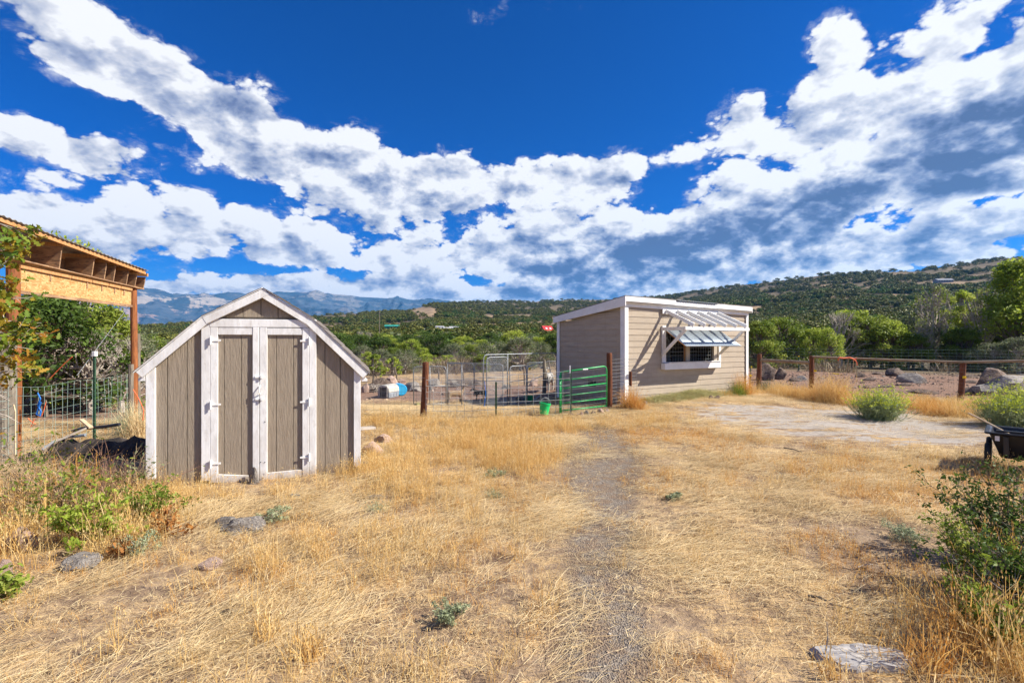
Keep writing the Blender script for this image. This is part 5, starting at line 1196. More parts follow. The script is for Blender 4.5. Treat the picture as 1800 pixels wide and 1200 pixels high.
# trees seen under the shelter header, left
GL = 'oak brush behind the left mesh fence'
for a_ in [('dark', 0, 75, 11.5, 515, 'dark oak with heavy limbs under the shelter header', 1.25), ('oak', 0, 175, 13.5, 535, 'green oak right of the dark limbs under the shelter', 1.0), ('dark', 1, 20, 12.5, 520, 'dark oak behind the near shelter post', 1.2),
    ('olive', 1, 130, 14.5, 560, 'twiggy olive brush under the shelter header', 1.3), ('olive', 0, 205, 16, 570, 'twiggy brush left of the far shelter post', 1.2), ('olive', 1, 228, 20, 585, 'grey brush behind the far shelter post', 1.3),
    ('oak', 2, 118, 17, 404, 'oak whose tip pokes up above the corrugated roof', .65), ('bare', 0, 160, 12.3, 575, 'bare grey twigs behind the white capped stake', 1.3), ('bare', 0, 215, 13.0, 590, 'bare grey twigs left of the slim grey post', 1.2),
    ('olive', 0, 60, 16, 560, 'brown olive brush deep behind the left fence', 1.6), ('oak', 1, 265, 27, 590, 'green bush at the left eave of the small shed', 1.3), ('olive', 1, 300, 34, 596, 'grey bush behind the left roof slope of the small shed', 1.3)]:
    tree(a_[0], a_[1], a_[2], a_[3], a_[4], a_[5], wf=a_[6], group=GL)
# valley bushes below the far hills, still individual
random.seed(21)
VT = 'bushes dotted over the valley slope'
kinds = ['dark', 'oak', 'olive', 'dark', 'bright', 'dark']
VB = []
for k in range(150):
    u = random.uniform(230, 1400) if k % 3 else random.uniform(230, 980); Y = random.uniform(42, 110)
    g_ = gp(u, Y)
    kd = random.choice(kinds); hh = random.uniform(1.6, 3.4); vt = 600 - (g_.z + hh - CAMZ) / Y * FPX
    VB.append((u, Y, vt, kd, random.uniform(1.1, 1.7)))
SPOT = [(360, 'above the shed\'s left roof slope'), (560, 'behind the ridge of the small shed'), (660, 'above the shed\'s right roof slope'), (730, 'above the dog crate'), (790, 'above the brown fence post'), (850, 'above the tan goat'),
        (910, 'above the kennel gate'), (985, 'left of the barn'), (1310, 'behind the barn roof'), (1420, 'right of the barn')]
def ordinal(n): return ['leftmost', 'second from left', 'third from left', 'fourth from left', 'fifth from left', 'sixth from left', 'seventh from left', 'eighth from left', 'ninth from left', 'tenth from left', 'eleventh from left', 'twelfth from left'][min(n, 11)]
seen = {}
for (u, Y, vt, kd, wf) in sorted(VB):
    sp = next(t for q, t in SPOT if u <= q); bd = 'near' if Y < 58 else 'middle' if Y < 80 else 'far'
    key = (kd, sp, bd); n_ = seen.get(key, 0); seen[key] = n_ + 1
    tree(kd, int(u * 7) % 3, u, Y, vt, '%s %s %s bush %s' % (ordinal(n_), bd, {'dark': 'dark green', 'oak': 'mid green', 'olive': 'grey green', 'bright': 'light green'}[kd], sp), wf=wf, group=VT, cat='bush', name='valley_bush')

# juniper woodland on the hills (one mass)
def blob_bush(seed, mat, n=330, tone=(0, 1)):
    g_ = np.random.default_rng(seed); cs = []; rad = []
    for _ in range(12):
        th = g_.uniform(0, 6.28); zf = g_.uniform(.15, .9); rr = .55 * np.sin(np.pi * (zf * .8 + .15)) * g_.uniform(.4, 1); cs.append([rr * np.cos(th), rr * np.sin(th), zf]); rad.append(g_.uniform(.2, .34))
    return leaf_cloud(cs, rad, n, .15, seed, mat, 'bush', tone, .9, 1.2)
jun = protos('juniper_bush', [blob_bush(s, M['juniper']) for s in range(5)] + [blob_bush(50 + s, M['leaf_oak_dark']) for s in range(2)] + [blob_bush(70, M['leaf_olive'])])
N = 120000
az = rng.uniform(R(-50), R(50), N); lr = rng.uniform(math.log(95), math.log(1350), N); rr = np.exp(lr); jx = rr * np.sin(az); jy = rr * np.cos(az); jz = H(jx, jy)
rdg = np.interp(az, RA, RD); fm = field_mask(jx, jy, jz); cl = fbm(jx / 45, jy / 45, 4, 201); cl2 = fbm(jx / 160 + 9, jy / 160, 3, 211)
prob = np.clip((rr / 420) ** 1.1, .05, 1) * (1 - .97 * fm) * (.09 + 1.0 * sstep(.39, .56, cl * .6 + cl2 * .4)) * (rr < rdg + 160) * .40
kp = rng.random(N) < prob; jx, jy, jz, rr, cl = jx[kp], jy[kp], jz[kp], rr[kp], cl[kp]; n_ = len(jx); print('junipers', n_)
s_ = rng.uniform(2.6, 5.6, n_) * (.8 + .4 * (rr > 500)); ix = rng.integers(0, 5, n_); q = rng.random(n_); ix = np.where((q < .28) & (rr < 700), 5 + (q * 1000).astype(int) % 2, ix); ix = np.where((q > .93) & (rr < 500), 7, ix)
tag(scatter('juniper_woodland', np.stack([jx, jy, jz - .3], 1), np.stack([np.zeros(n_), np.zeros(n_), rng.uniform(0, 6.28, n_)], 1), np.stack([s_ * 1.25, s_ * 1.25, s_ * .85], 1), ix, jun), 'dark juniper and oak scrub covering the hillsides', 'woodland', kind='stuff')
# brown undergrowth in the middle distance
tw = protos('brown_brush', [blades(150, 1.0, .26, .55, .022, leafmat('brown_brush_%d' % s, [(.16, .115, .075), (.30, .22, .14), (.42, .33, .21), (.22, .24, .10)][:3 + (s == 2)], .2), 'brush', 3, seed=90 + s) for s in range(3)])
N = 16000; az = rng.uniform(R(-50), R(50), N); rr = np.exp(rng.uniform(math.log(24), math.log(260), N)); jx = rr * np.sin(az); jy = rr * np.cos(az)
kp = (rng.random(N) < .30 * sstep(.35, .6, fbm(jx / 14, jy / 14, 3, 231)) * sstep(24, 40, rr - .12 * jx)) & (jy > 24); jx, jy = jx[kp], jy[kp]; n_ = len(jx); s_ = rng.uniform(.5, 1.1, n_)
tag(scatter('brown_undergrowth', np.stack([jx, jy, H(jx, jy) - .15], 1), np.stack([np.zeros(n_), np.zeros(n_), rng.uniform(0, 6.28, n_)], 1), np.stack([s_ * 1.5, s_ * 1.5, s_], 1), rng.integers(0, 3, n_), tw), 'brown leafless undergrowth between the yard and the hills', 'undergrowth', kind='stuff')

# woody shrub with leafy twigs (foreground)
def twig_shrub(name, label, loc, stems, hgt, spread, leafmat_, ls, leaves_per, seed, bark='bark_pale', r0=.008, lean=(0, 0), lobed=False, leaf_from=.35, cat='shrub', group=None, sub=6, arch=.5):
    rg_ = random.Random(seed); mb = MB(); C_ = []
    for _ in range(stems):
        a_ = rg_.uniform(0, 6.28); ph = abs(rg_.gauss(0, .5)) * spread / max(hgt, .01); p = Vector((rg_.gauss(0, .07) * spread, rg_.gauss(0, .07) * spread, -.03)); d = Vector((math.cos(a_) * ph + lean[0], math.sin(a_) * ph + lean[1], 1)).normalized()
        L_ = hgt * rg_.uniform(.55, 1.15); path = [p.copy()]; k = 7
        for i in range(k):
            d = (d + Vector((rg_.gauss(0, .16), rg_.gauss(0, .16), rg_.gauss(0, .08) - arch * .10 * i / k))).normalized(); p = p + d * L_ / k; path.append(p.copy())
        mb.tube(path, [r0 * (1 - .8 * i / k) for i in range(k + 1)], 4, tone=rg_.random(), caps=False)
        for _ in range(sub):
            f = rg_.uniform(.25, 1) * k; i = min(int(f), k - 1); q = path[i].lerp(path[i + 1], f - i); dd = (path[i + 1] - path[i]).normalized()
            dd = (dd + Vector((rg_.gauss(0, .7), rg_.gauss(0, .7), rg_.gauss(0, .5)))).normalized(); l2 = L_ * rg_.uniform(.12, .32); tp = [q, q + dd * l2 * .5 + Vector((rg_.gauss(0, .03), rg_.gauss(0, .03), 0)) * l2 * 4 * .2, q + dd * l2]
            mb.tube(tp, [r0 * .4, r0 * .28, r0 * .12], 3, tone=rg_.random(), caps=False)
            if f / k > leaf_from: C_ += [tp[1], tp[2]] + [tp[1].lerp(tp[2], rg_.random())]
        C_ += [path[-1]]
    root = thing(name, label, cat, loc, 0, group)
    mb.build('stems', M[bark], root)
    if leaves_per:
        n_ = int(len(C_) * leaves_per); me = leaf_cloud([tuple(c) for c in C_], [ls * 1.8] * len(C_), n_, ls, seed, M[leafmat_], 'foliage', lobed=lobed)
        o = link('foliage', me, root)
    return root
# left foreground brambles
for k, (u, Y, st, hg, sp, lm, lp, bk_, lab) in enumerate([
    (40, 4.6, 60, .70, .9, 'leaf_oak', .12, 'bramble', 'grey brown bramble thicket at the left edge below the fence'),
    (110, 4.3, 60, .58, .8, 'leaf_oak', .35, 'bramble', 'leafy bramble below the dark fabric pile'),
    (190, 4.5, 55, .60, .8, 'leaf_oak', .12, 'bark_red', 'reddish twiggy bramble left of the small shed'),
    (150, 3.8, 20, .40, .42, 'leaf_bright', 1.5, 'bark_red', 'bright green leafy sprig in the left brambles'),
    (268, 4.3, 16, .40, .32, 'leaf_oak', 1.4, 'bark_red', 'green sprig at the lower left corner of the shed'),
    (293, 3.95, 7, .26, .12, 'leaf_brown', 1.0, 'bark_red', 'small dead sprig with orange leaves left of the shed'),
    (222, 3.6, 6, .18, .12, 'leaf_brown', .8, 'bark_red', 'low orange leaved twig in the left straw'),
    (3, 3.0, 8, .2, .14, 'leaf_oak', 1.6, 'bark_red', 'green sprig cut by the left picture edge'),
    (75, 5.3, 50, .70, .9, 'leaf_autumn', .15, 'bramble', 'pale arching brambles before the thick corner post'),
    (235, 5.0, 34, .5, .6, 'leaf_olive', .15, 'bramble', 'dry brambles leaning on the dark fabric pile')]):
    twig_shrub('bramble_bush' if st > 20 else 'leafy_sprig', lab, gp(u, Y), st, hg, sp, lm, .030 if st > 20 else .032, lp * 1.3, 400 + k, bk_, .0042, sub=8, arch=1.5, cat='bush' if st > 20 else 'sprig', lobed=True)
# right foreground shrub
for k, (u, Y, st, hg, sp, lm, lp, bk_, lab) in enumerate([
    (1770, 3.4, 46, .64, .52, 'leaf_oak_dark', 1.7, 'bark', 'dark stemmed green shrub at the right edge'),
    (1720, 3.05, 26, .44, .30, 'leaf_oak', 1.8, 'bark', 'low green branch tips left of the right edge shrub'),
    (1800, 2.7, 36, .56, .36, 'leaf_oak_dark', 1.6, 'bark', 'nearest dark green shrub in the lower right'),
    (1745, 2.45, 22, .40, .26, 'leaf_oak', 1.6, 'bark', 'small green shrub in the lower right straw'),
    (1800, 4.3, 14, .42, .4, 'leaf_autumn', .3, 'bark_pale', 'bare pinkish twigs before the black cart')]):
    twig_shrub('green_shrub', lab, gp(u, Y), st, hg, sp, lm, .020, lp * 1.5, 500 + k, bk_, .0048, sub=9, arch=.3, group='shrubs at the right edge')
# rabbitbrush
def rabbitbrush(u, Y, hg, wd, seed, label):
    rg_ = random.Random(seed); mb = MB(); F_ = []
    for _ in range(480):
        a_ = rg_.uniform(0, 6.28); ph = math.acos(1 - rg_.random() * .62); d = Vector((math.cos(a_) * math.sin(ph) * wd / 2, math.sin(a_) * math.sin(ph) * wd / 2, math.cos(ph) * hg * rg_.uniform(.85, 1.1) + .05)) * rg_.uniform(.5, 1.05) * (.8 + .4 * float(vnoise(a_ * 1.3 + seed, ph * 3)))
        b0 = Vector((rg_.gauss(0, .13) * wd, rg_.gauss(0, .10) * wd, -.02)); e = b0 + d; md = b0 + d * .5 + Vector((0, 0, -.04))
        mb.tube([b0, md, e], [.004, .003, .0016], 3, tone=rg_.random(), caps=False)
        for _ in range(2): q = md.lerp(e, rg_.uniform(.3, .9)); e2 = q + d.normalized() * .12 + Vector((rg_.gauss(0, .04), rg_.gauss(0, .04), .05)); mb.tube([q, e2], [.002, .001], 3, tone=rg_.random(), caps=False); F_.append(e2)
        F_.append(e)
    root = thing('rabbitbrush', label, 'shrub', gp(u, Y), 0, 'rabbitbrush by the corral fence')
    mb.build('stems', M['leaf_brush'], root)
    up = [tuple(f) for f in F_ if f.z > hg * .45]; link('flower_heads', leaf_cloud(up, [.035] * len(up), 3600, .018, seed, M['flower_yellow'], 'flower_heads', squash=.5), root)
    al = [tuple(f * rg_.uniform(.5, .95)) for f in F_]; link('foliage', leaf_cloud(al, [.05] * len(al), 2200, .020, seed + 1, M['leaf_brush'], 'foliage', aspect=3.2), root)
rabbitbrush(1545, 10.0, .62, 1.15, 71, 'round grey green rabbitbrush with yellow tips by the pale pad')
rabbitbrush(1775, 9.0, .66, 1.25, 72, 'rabbitbrush with yellow tips behind the black cart')
rabbitbrush(1815, 9.9, .75, 1.1, 73, 'rabbitbrush cut by the right picture edge')
# countable clumps of grass
def grass_clump(u, Y, hg, wd, n, mt, label, seed, cat='grass clump', name='grass_clump', group=None, lean=.5):
    me = blades(n, hg, wd * .22, lean, .005, M[mt], 'blades', 3, heads=.7, seed=seed); r = thing(name, label, cat, gp(u, Y), 0, group); link('blades', me, r); return r
for k, a_ in enumerate([
    (1465, 12.4, .72, 1.0, 1500, 'straw', 'largest round clump of dead golden grass by the corral', .55), (1440, 12.9, .45, .8, 700, 'straw_orange', 'golden grass at the foot of the second corral post', .5),
    (1400, 13.4, .38, .7, 700, 'straw', 'golden grass left of the second corral post', .4), (1372, 14.0, .42, .6, 650, 'straw', 'golden grass under the short log rail', .4), (1345, 15.2, .36, .5, 450, 'leaf_olive', 'greenish weeds at the first corral post', .5),
    (1308, 13.7, .62, .5, 650, 'straw_orange', 'reddish weeds at the right corner of the barn', .45), (1298, 13.3, .40, .4, 500, 'leaf_oak', 'green weeds at the right corner of the barn', .6), (1275, 13.0, .2, .5, 350, 'straw_orange', 'low orange grass right of the dark stones', .7),
    (1108, 11.1, .50, .42, 700, 'straw_orange', 'rusty dead weeds at the left front corner of the barn', .5), (1122, 10.9, .34, .3, 300, 'straw_orange', 'small dead weeds right of the barn corner post', .5),
    (1650, 10.5, .34, .8, 700, 'straw_orange', 'brown grass between the rabbitbrushes', .6), (1680, 10.2, .38, .7, 700, 'straw', 'golden grass before the leaning corral post', .6), (1630, 11.2, .36, .7, 500, 'straw_orange', 'rusty grass below the long ledge rock', .6),
    (230, 8.9, .55, .5, 500, 'leaf_sage', 'dark green reed clump by the left fence', .4), (245, 8.5, .62, .4, 500, 'straw_pale', 'pale dry reed clump beside the shed eave', .4),
    (870, 5.05, .11, .2, 160, 'leaf_sage', 'small sage tuft in the tall grass', .8), (662, 4.6, .10, .2, 140, 'leaf_sage', 'dull green tuft below the shed', .8)]):
    grass_clump(a_[0], a_[1], a_[2], a_[3], a_[4], a_[5], a_[6], 600 + k, lean=a_[7])
def sage(u, v, wpx, hpx, label, seed):
    Y = 4.
    for _ in range(10): Y = (CAMZ - h(X(u, Y), Y)) * FPX / (v - 600)
    s = wpx / FPX * Y; hh = hpx / FPX * Y; g_ = np.random.default_rng(seed); cs = g_.normal(0, .26, (26, 3)) * [s, s, 0] + [[0, 0, z] for z in g_.uniform(.15, .85, 26) * hh]
    r = thing('sage_plant', label, 'plant', gp(u, Y)); link('foliage', leaf_cloud(cs, [s * .14] * 26, 1100, .009, seed, M['leaf_sage'], 'foliage', aspect=2.6), r)
    m_ = MB()
    for c in cs: m_.tube([(0, 0, -.01), tuple(np.array(c) * [.5, .5, .6]), tuple(c)], [.003, .002, .001], 3, caps=False)
    m_.build('stems', M['bark_pale'], r)
sage(795, 1093, 58, 34, 'round grey green sage plant at the bottom centre', 5); sage(482, 915, 48, 22, 'grey green sage plant right of the lichen rock', 6); sage(250, 975, 60, 40, 'dull sage plant in the left straw', 7)
sage(868, 838, 30, 14, 'small sage plant at the edge of the tall grass', 8); sage(1590, 945, 70, 22, 'flat sage patch in the right straw', 9); sage(1185, 878, 26, 12, 'tiny sage plant right of the wheel track', 12)

# tall dry stalks standing in the lower right corner
for k, a_ in enumerate([(1700, 2.55, .40, .34, 170, 'straw_orange', 'tall brown dry grass before the nearest green shrub'), (1760, 2.35, .42, .34, 190, 'straw', 'tall pale dry grass in the lower right corner'), (1640, 2.35, .26, .3, 130, 'straw_orange', 'short brown grass right of the slab rock'),
    (60, 4.25, .42, .8, 420, 'straw', 'tall dry grass mixed into the left brambles'), (170, 4.0, .36, .7, 380, 'straw', 'dry grass before the leafy bramble sprig'), (110, 4.9, .45, .9, 420, 'straw_orange', 'brownish dry grass behind the leafy bramble'), (240, 4.6, .34, .5, 260, 'straw', 'dry grass at the left corner of the shed'), (20, 3.7, .34, .5, 240, 'straw', 'dry grass at the left picture edge'),
    (1800, 2.9, .46, .4, 200, 'straw_orange', 'dry grass standing inside the right edge shrub'), (1460, 2.3, .14, .16, 60, 'straw', 'small golden tuft left of the slab rock'), (545, 2.45, .17, .22, 110, 'straw', 'golden tuft at the bottom edge left of centre'), (470, 2.6, .15, .2, 90, 'straw', 'smaller golden tuft at the bottom edge')]):
    grass_clump(a_[0], a_[1], a_[2], a_[3], a_[4], a_[5], a_[6], 660 + k, lean=.42)
for k, (u, Y, st, hg, sp, lab) in enumerate([(1785, 2.6, 12, .62, .4, 'leafless pale twigs in the lower right corner'), (1700, 3.1, 10, .42, .3, 'leafless twigs left of the right edge shrub')]):
    twig_shrub('dead_twigs', lab, gp(u, Y), st, hg, sp, 'leaf_oak', .02, 0, 540 + k, 'bark_pale', .004, sub=7, arch=.2, cat='twigs')
# near left oak with turning leaves
def left_oak():
    rg_ = random.Random(44); base = gp(-60, 4.9); root = thing('oak_tree', 'oak branch with yellowing leaves reaching in at the left edge', 'tree', base)
    mb = MB(); tr = [Vector((0, 0, -.1)), Vector((.05, .05, .8)), Vector((-.05, 0, 1.6)), Vector((0, .05, 2.4)), Vector((-.1, 0, 3.0))]; mb.tube(tr, [.07, .06, .05, .035, .02], 8); C_ = []
    for k in range(46):
        z0 = rg_.uniform(.9, 2.9); a_ = rg_.uniform(-.9, .9); L_ = rg_.uniform(.3, .62) * (1.0 if z0 > 1.3 else .8); p = Vector((0, 0, z0)); d = Vector((math.cos(a_), math.sin(a_), rg_.uniform(-.15, .25))).normalized(); path = [p.copy()]
        for i in range(6): d = (d + Vector((rg_.gauss(0, .14), rg_.gauss(0, .14), rg_.gauss(0, .14)))).normalized(); p = p + d * L_ / 6; path.append(p.copy())
        mb.tube(path, [.012 * (1 - .8 * i / 6) for i in range(7)], 4, caps=False)
        for _ in range(5):
            i = rg_.randrange(2, 6); dd = (path[i + 1] - path[i]).normalized() + Vector((rg_.gauss(0, .6), rg_.gauss(0, .6), rg_.gauss(0, .6))); q = path[i] + dd.normalized() * rg_.uniform(.08, .22); mb.tube([path[i], q], [.004, .0015], 3, caps=False); C_.append(q)
        C_.append(path[-1])
    mb.build('trunk', M['bark_pale'], root)
    hi = [tuple(c) for c in C_ if c.z > 1.15]
    link('crown', leaf_cloud(hi, [.08] * len(hi), 900, .07, 45, M['leaf_autumn'], 'crown', lobed=True, aspect=1.2), root)
left_oak()

# ------------------------------------------------------------------ goats
def coat(name, c1, c2, c3, thr=.5, hz=None):
    m, n, b, out = newmat(name); co = n.coords()
    f = n.noise(co, 5, 3, .5); c = n.mix(n.ramp(f, thr - .04, thr + .04), c1, c2)
    sp = n.node('ShaderNodeSeparateXYZ'); n.L.new(co, sp.inputs[0])
    if hz is not None: c = n.mix(n.ramp(sp.outputs[2], hz + .03, hz - .03), c, c3)
    n.L.new(c, b.inputs['Base Color']); b.inputs['Roughness'].default_value = .9; bump(n, b, n.noise(co, 90, 3, .6), .6, .006); return m
def goat(label, u, Y, size, rz, mat, head_up=.5, horn=True, face='white_trim', turn=0.0):
    root = thing('goat', label, 'goat', gp(u, Y), rz, 'goats in the pen'); root.scale = (size,) * 3     # faces +x; unit = withers about 1
    V = [(-.05, 0, .72), (-.42, 0, .74), (.25, 0, .72), (.46, 0, .74),                      # belly centre, rump, chest, shoulder
         (.60, 0, .90), (.70, turn * .5, 1.08 * (.6 + .8 * head_up)), (.84, turn, 1.08 * (.6 + .8 * head_up) - .03), (1.0, turn * 1.25, 1.08 * (.6 + .8 * head_up) - .13),
         (-.52, 0, .86), (-.60, 0, .96)]
    E = [(0, 1), (0, 2), (2, 3), (3, 4), (4, 5), (5, 6), (6, 7), (1, 8), (8, 9)]
    Rr = [.235, .20, .225, .17, .11, .085, .095, .05, .05, .025]
    for sx in (1, -1):
        b = len(V); V += [(.42, .12 * sx, .52), (.43, .13 * sx, .30), (.42, .13 * sx, .06), (.46, .13 * sx, .01)]; E += [(3, b), (b, b + 1), (b + 1, b + 2), (b + 2, b + 3)]; Rr += [.075, .046, .032, .035]
        b = len(V); V += [(-.42, .13 * sx, .50), (-.34, .13 * sx, .42), (-.50, .13 * sx, .28), (-.47, .13 * sx, .06), (-.43, .13 * sx, .01)]; E += [(1, b), (b, b + 1), (b + 1, b + 2), (b + 2, b + 3), (b + 3, b + 4)]; Rr += [.10, .065, .042, .032, .035]
    me = bpy.data.meshes.new('body'); me.from_pydata(V, E, []); me.materials.append(mat)
    o = link('body', me, root); sk = o.modifiers.new('skin', 'SKIN'); sk.use_smooth_shade = True
    L_ = me.skin_vertices[0].data
    for i, r_ in enumerate(Rr): L_[i].radius = (r_, r_); L_[i].use_root = (i == 0)
    ss = o.modifiers.new('sub', 'SUBSURF'); ss.levels = ss.render_levels = 2
    hx = Vector(V[6]); 
    for sx in (1, -1):
        m_ = MB(); m_.poly([(hx.x - .05, hx.y + .07 * sx, hx.z + .05), (hx.x - .10, hx.y + .22 * sx, hx.z + .05), (hx.x - .04, hx.y + .24 * sx, hx.z - .02), (hx.x, hx.y + .08 * sx, hx.z)], (0, 0, .015)); m_.build('ear', mat, root)
        if horn: m_ = MB(); m_.tube([(hx.x - .02, hx.y + .035 * sx, hx.z + .07), (hx.x - .06, hx.y + .05 * sx, hx.z + .20), (hx.x - .16, hx.y + .07 * sx, hx.z + .27)], [.022, .016, .005], 6); m_.build('horn', M['bark'], root)
        m_ = MB(); m_.tube([(hx.x + .055, hx.y + .075 * sx, hx.z + .03), (hx.x + .055, hx.y + .090 * sx, hx.z + .03)], .013, 6); m_.build('eye', M['black_plastic'], root)
    return root
TAN = coat('tan_goat_coat', (.33, .20, .10), (.40, .29, .18), (.05, .04, .035), .5, .34)
goat('tan goat with dark legs standing on the straw in the pen', 799, 13.7, .40, R(20), TAN, .75)
goat('small black goat standing in the pen by the kennel gate', 846, 14.4, .33, R(190), coat('black_goat_coat', (.02, .018, .016), (.05, .04, .035), (.10, .05, .03), .55, .30), .45)
goat('grey and white horned goat facing the camera by the barn', 964, 16.6, .66, R(-108), coat('grey_goat_coat', (.42, .40, .38), (.10, .095, .095), (.48, .44, .38), .5, .42), .70)

# ------------------------------------------------------------------ pen furniture
def dog_crate():
    g_ = gp(683, 15.2); r = thing('dog_crate', 'beige and grey plastic dog crate on bare dirt', 'dog crate', g_, R(-18)); s = .21
    lo = MB(); lo.hexa([(-s * .95, -.28, 0), (s * .95, -.28, 0), (s * .95, .28, 0), (-s * .95, .28, 0), (-s, -.30, .17), (s, -.30, .17), (s, .30, .17), (-s, .30, .17)]); lo.build('base', M['crate_grey'], r, .015)
    pr = [(-s, .174), (s, .174), (s * .92, .30), (s * .62, .385), (s * .25, .41), (-s * .25, .41), (-s * .62, .385), (-s * .92, .30)]
    up = MB(); up.poly([(x, -.30, z) for x, z in pr], (0, .60, 0)); up.build('top', M['crate_beige'], r, .012)
    fr_ = MB(); fr_.box(-.15, .15, -.318, -.302, .34, .37); fr_.box(-.15, -.125, -.318, -.302, .05, .339); fr_.box(.125, .15, -.318, -.302, .05, .339); fr_.build('door_frame', M['crate_beige'], r)
    dr = MB(); dr.box(-.122, .122, -.306, -.3015, .05, .338); dr.build('doorway_dark_plate', M['black_plastic'], r)  # solid black plate stands in for the shade inside the crate
    gr = MB()
    for k in range(7): x = -.11 + .22 * k / 6; gr.tube([(x, -.310, .05), (x, -.310, .338)], .003, 4)
    gr.build('door_grid', M['wire'], r)
    for k in range(3): rb = MB(); rb.box(s * .96, s * 1.03, -.2 + .16 * k, -.14 + .16 * k, .05, .15); rb.build('side_rib', M['crate_grey'], r)
dog_crate()
def barrel():
    g_ = gp(702, 15.9); r = thing('blue_barrel', 'blue plastic barrel lying open beside the dog crate', 'barrel', g_ + Vector((0, 0, .19)), R(-62))
    m_ = MB(); pr = [(.165, -.27), (.19, -.25), (.192, -.12), (.198, -.11), (.192, -.10), (.192, .10), (.198, .11), (.192, .12), (.19, .25), (.165, .28), (0, .28)]
    m_.lathe(pr, 20); m_.V = [(v[2], v[0], v[1]) for v in m_.V]; o = m_.build('shell', M['blue_plastic'], r); o.modifiers.new('s', 'SOLIDIFY').thickness = .006
    m_ = MB(); m_.lathe([(0, -.265), (.16, -.265)], 20); m_.V = [(v[2], v[0], v[1]) for v in m_.V]; m_.build('end_plate', pmat('dark_blue_plastic', (.01, .09, .17), (.015, .12, .22), 4, .5), r)
    m_ = MB(); m_.tube([(-.27, .05, .08), (-.275, .05, .08)], .025, 8); m_.build('bung', M['black_plastic'], r)
barrel()
def tub(name, u, Y, r1, hh, mat, label, taper=.82, bail=False, tilt=0, zoff=0):
    r = thing(name, label, 'bucket' if bail else 'tub', gp(u, Y, zoff)); r.rotation_euler = (0, tilt, .4)
    m_ = MB(); m_.lathe([(0, .012), (r1 * taper, .012), (r1 * taper, 0), (r1 * taper + .002, 0), (r1 * .97, hh - .03), (r1 * 1.06, hh - .03), (r1 * 1.06, hh), (r1 * .97, hh), (r1 * .96, hh - .01), (r1 * taper * .97, .02), (0, .02)], 24)
    m_.build('shell', mat, r, smooth=False)
    if bail: m_ = MB(); m_.tube([(r1 * 1.05 * math.cos(t), 0.0, hh - .02 + r1 * 1.15 * math.sin(t)) for t in np.linspace(0, math.pi, 13)], .003, 5); m_.build('bail_handle', M['wire'], r)
    else:
        for sg in (1, -1): m_ = MB(); m_.box(r1 * 1.04 * sg - .015, r1 * 1.04 * sg + .015, -.05, .05, hh - .035, hh - .015); m_.build('grip', mat, r)
    return r
tub('feed_bucket', 956, 10.18, .115, .235, M['bucket_green'], 'bright green bucket with wire handle hung on the pen fence', .78, True, R(8), .06)
tub('feed_tub', 914.5, 12.9, .125, .24, M['black_plastic'], 'black feed tub left of the green one in the pen', .86)
tub('feed_tub', 930, 13.3, .125, .25, M['tub_green'], 'green feed tub right of the black one in the pen', .9)
# straw bale remnant under the leftmost kennel panel
o = rock(733, 715, 16, 9, 'rock_grey', 'small heap of golden hay at the left kennel corner', Y=12.9, name='hay_heap', cat='hay'); o.data = o.data.copy(); o.data.materials.clear(); o.data.materials.append(M['haymat'])
# bedding straw in the pen
N = 5200; bx = rng.normal(-.8, 2.0, N); by = rng.uniform(10.6, 14.2, N); kp = (rng.random(N) < np.exp(-((by - 12.2) / 1.5) ** 2)) & (by > fence_y(bx) + .1) & (~blocked(bx, by)) & (bx < 1.6); bx, by = bx[kp], by[kp]; n_ = len(bx); s_ = rng.uniform(.7, 1.3, n_)
tag(scatter('bedding_straw', np.stack([bx, by, H(bx, by)], 1), np.stack([0 * bx, 0 * bx, rng.uniform(0, 6.28, n_)], 1), np.stack([s_, s_, s_], 1), rng.integers(0, 5, n_), lying), 'pale bedding straw spread in the goat pen', 'straw', kind='stuff')
# spilled hay along the barn front
def on_barn(s, d): return (2.73 + .863 * s + .505 * d, 11.7 + .505 * s - .863 * d)
hp = protos('hay_wisp', [blades(60, .16, .09, 0, .004, M['haymat'], 'hay', 2, flat=True, seed=700 + s) for s in range(3)])
N = 900; ss_ = rng.uniform(.5, 3.8, N); dd_ = np.abs(rng.normal(.08, .16, N)); pts = np.array([on_barn(a_, b_) for a_, b_ in zip(ss_, dd_)]); hump = .16 * np.exp(-((ss_ - 2.4) / .6) ** 2) * np.exp(-(dd_ / .35) ** 2) * rng.random(N) + .05 * np.exp(-((ss_ - 1.2) / .5) ** 2) * rng.random(N)
tag(scatter('spilled_hay', np.stack([pts[:, 0], pts[:, 1], H(pts[:, 0], pts[:, 1]) + hump], 1), rng.uniform(-.4, .4, (N, 3)) + np.stack([np.zeros(N), np.zeros(N), rng.uniform(0, 6.28, N)], 1), np.full((N, 3), 1.1), rng.integers(0, 3, N), hp), 'greenish hay spilled along the foot of the barn', 'hay', kind='stuff')

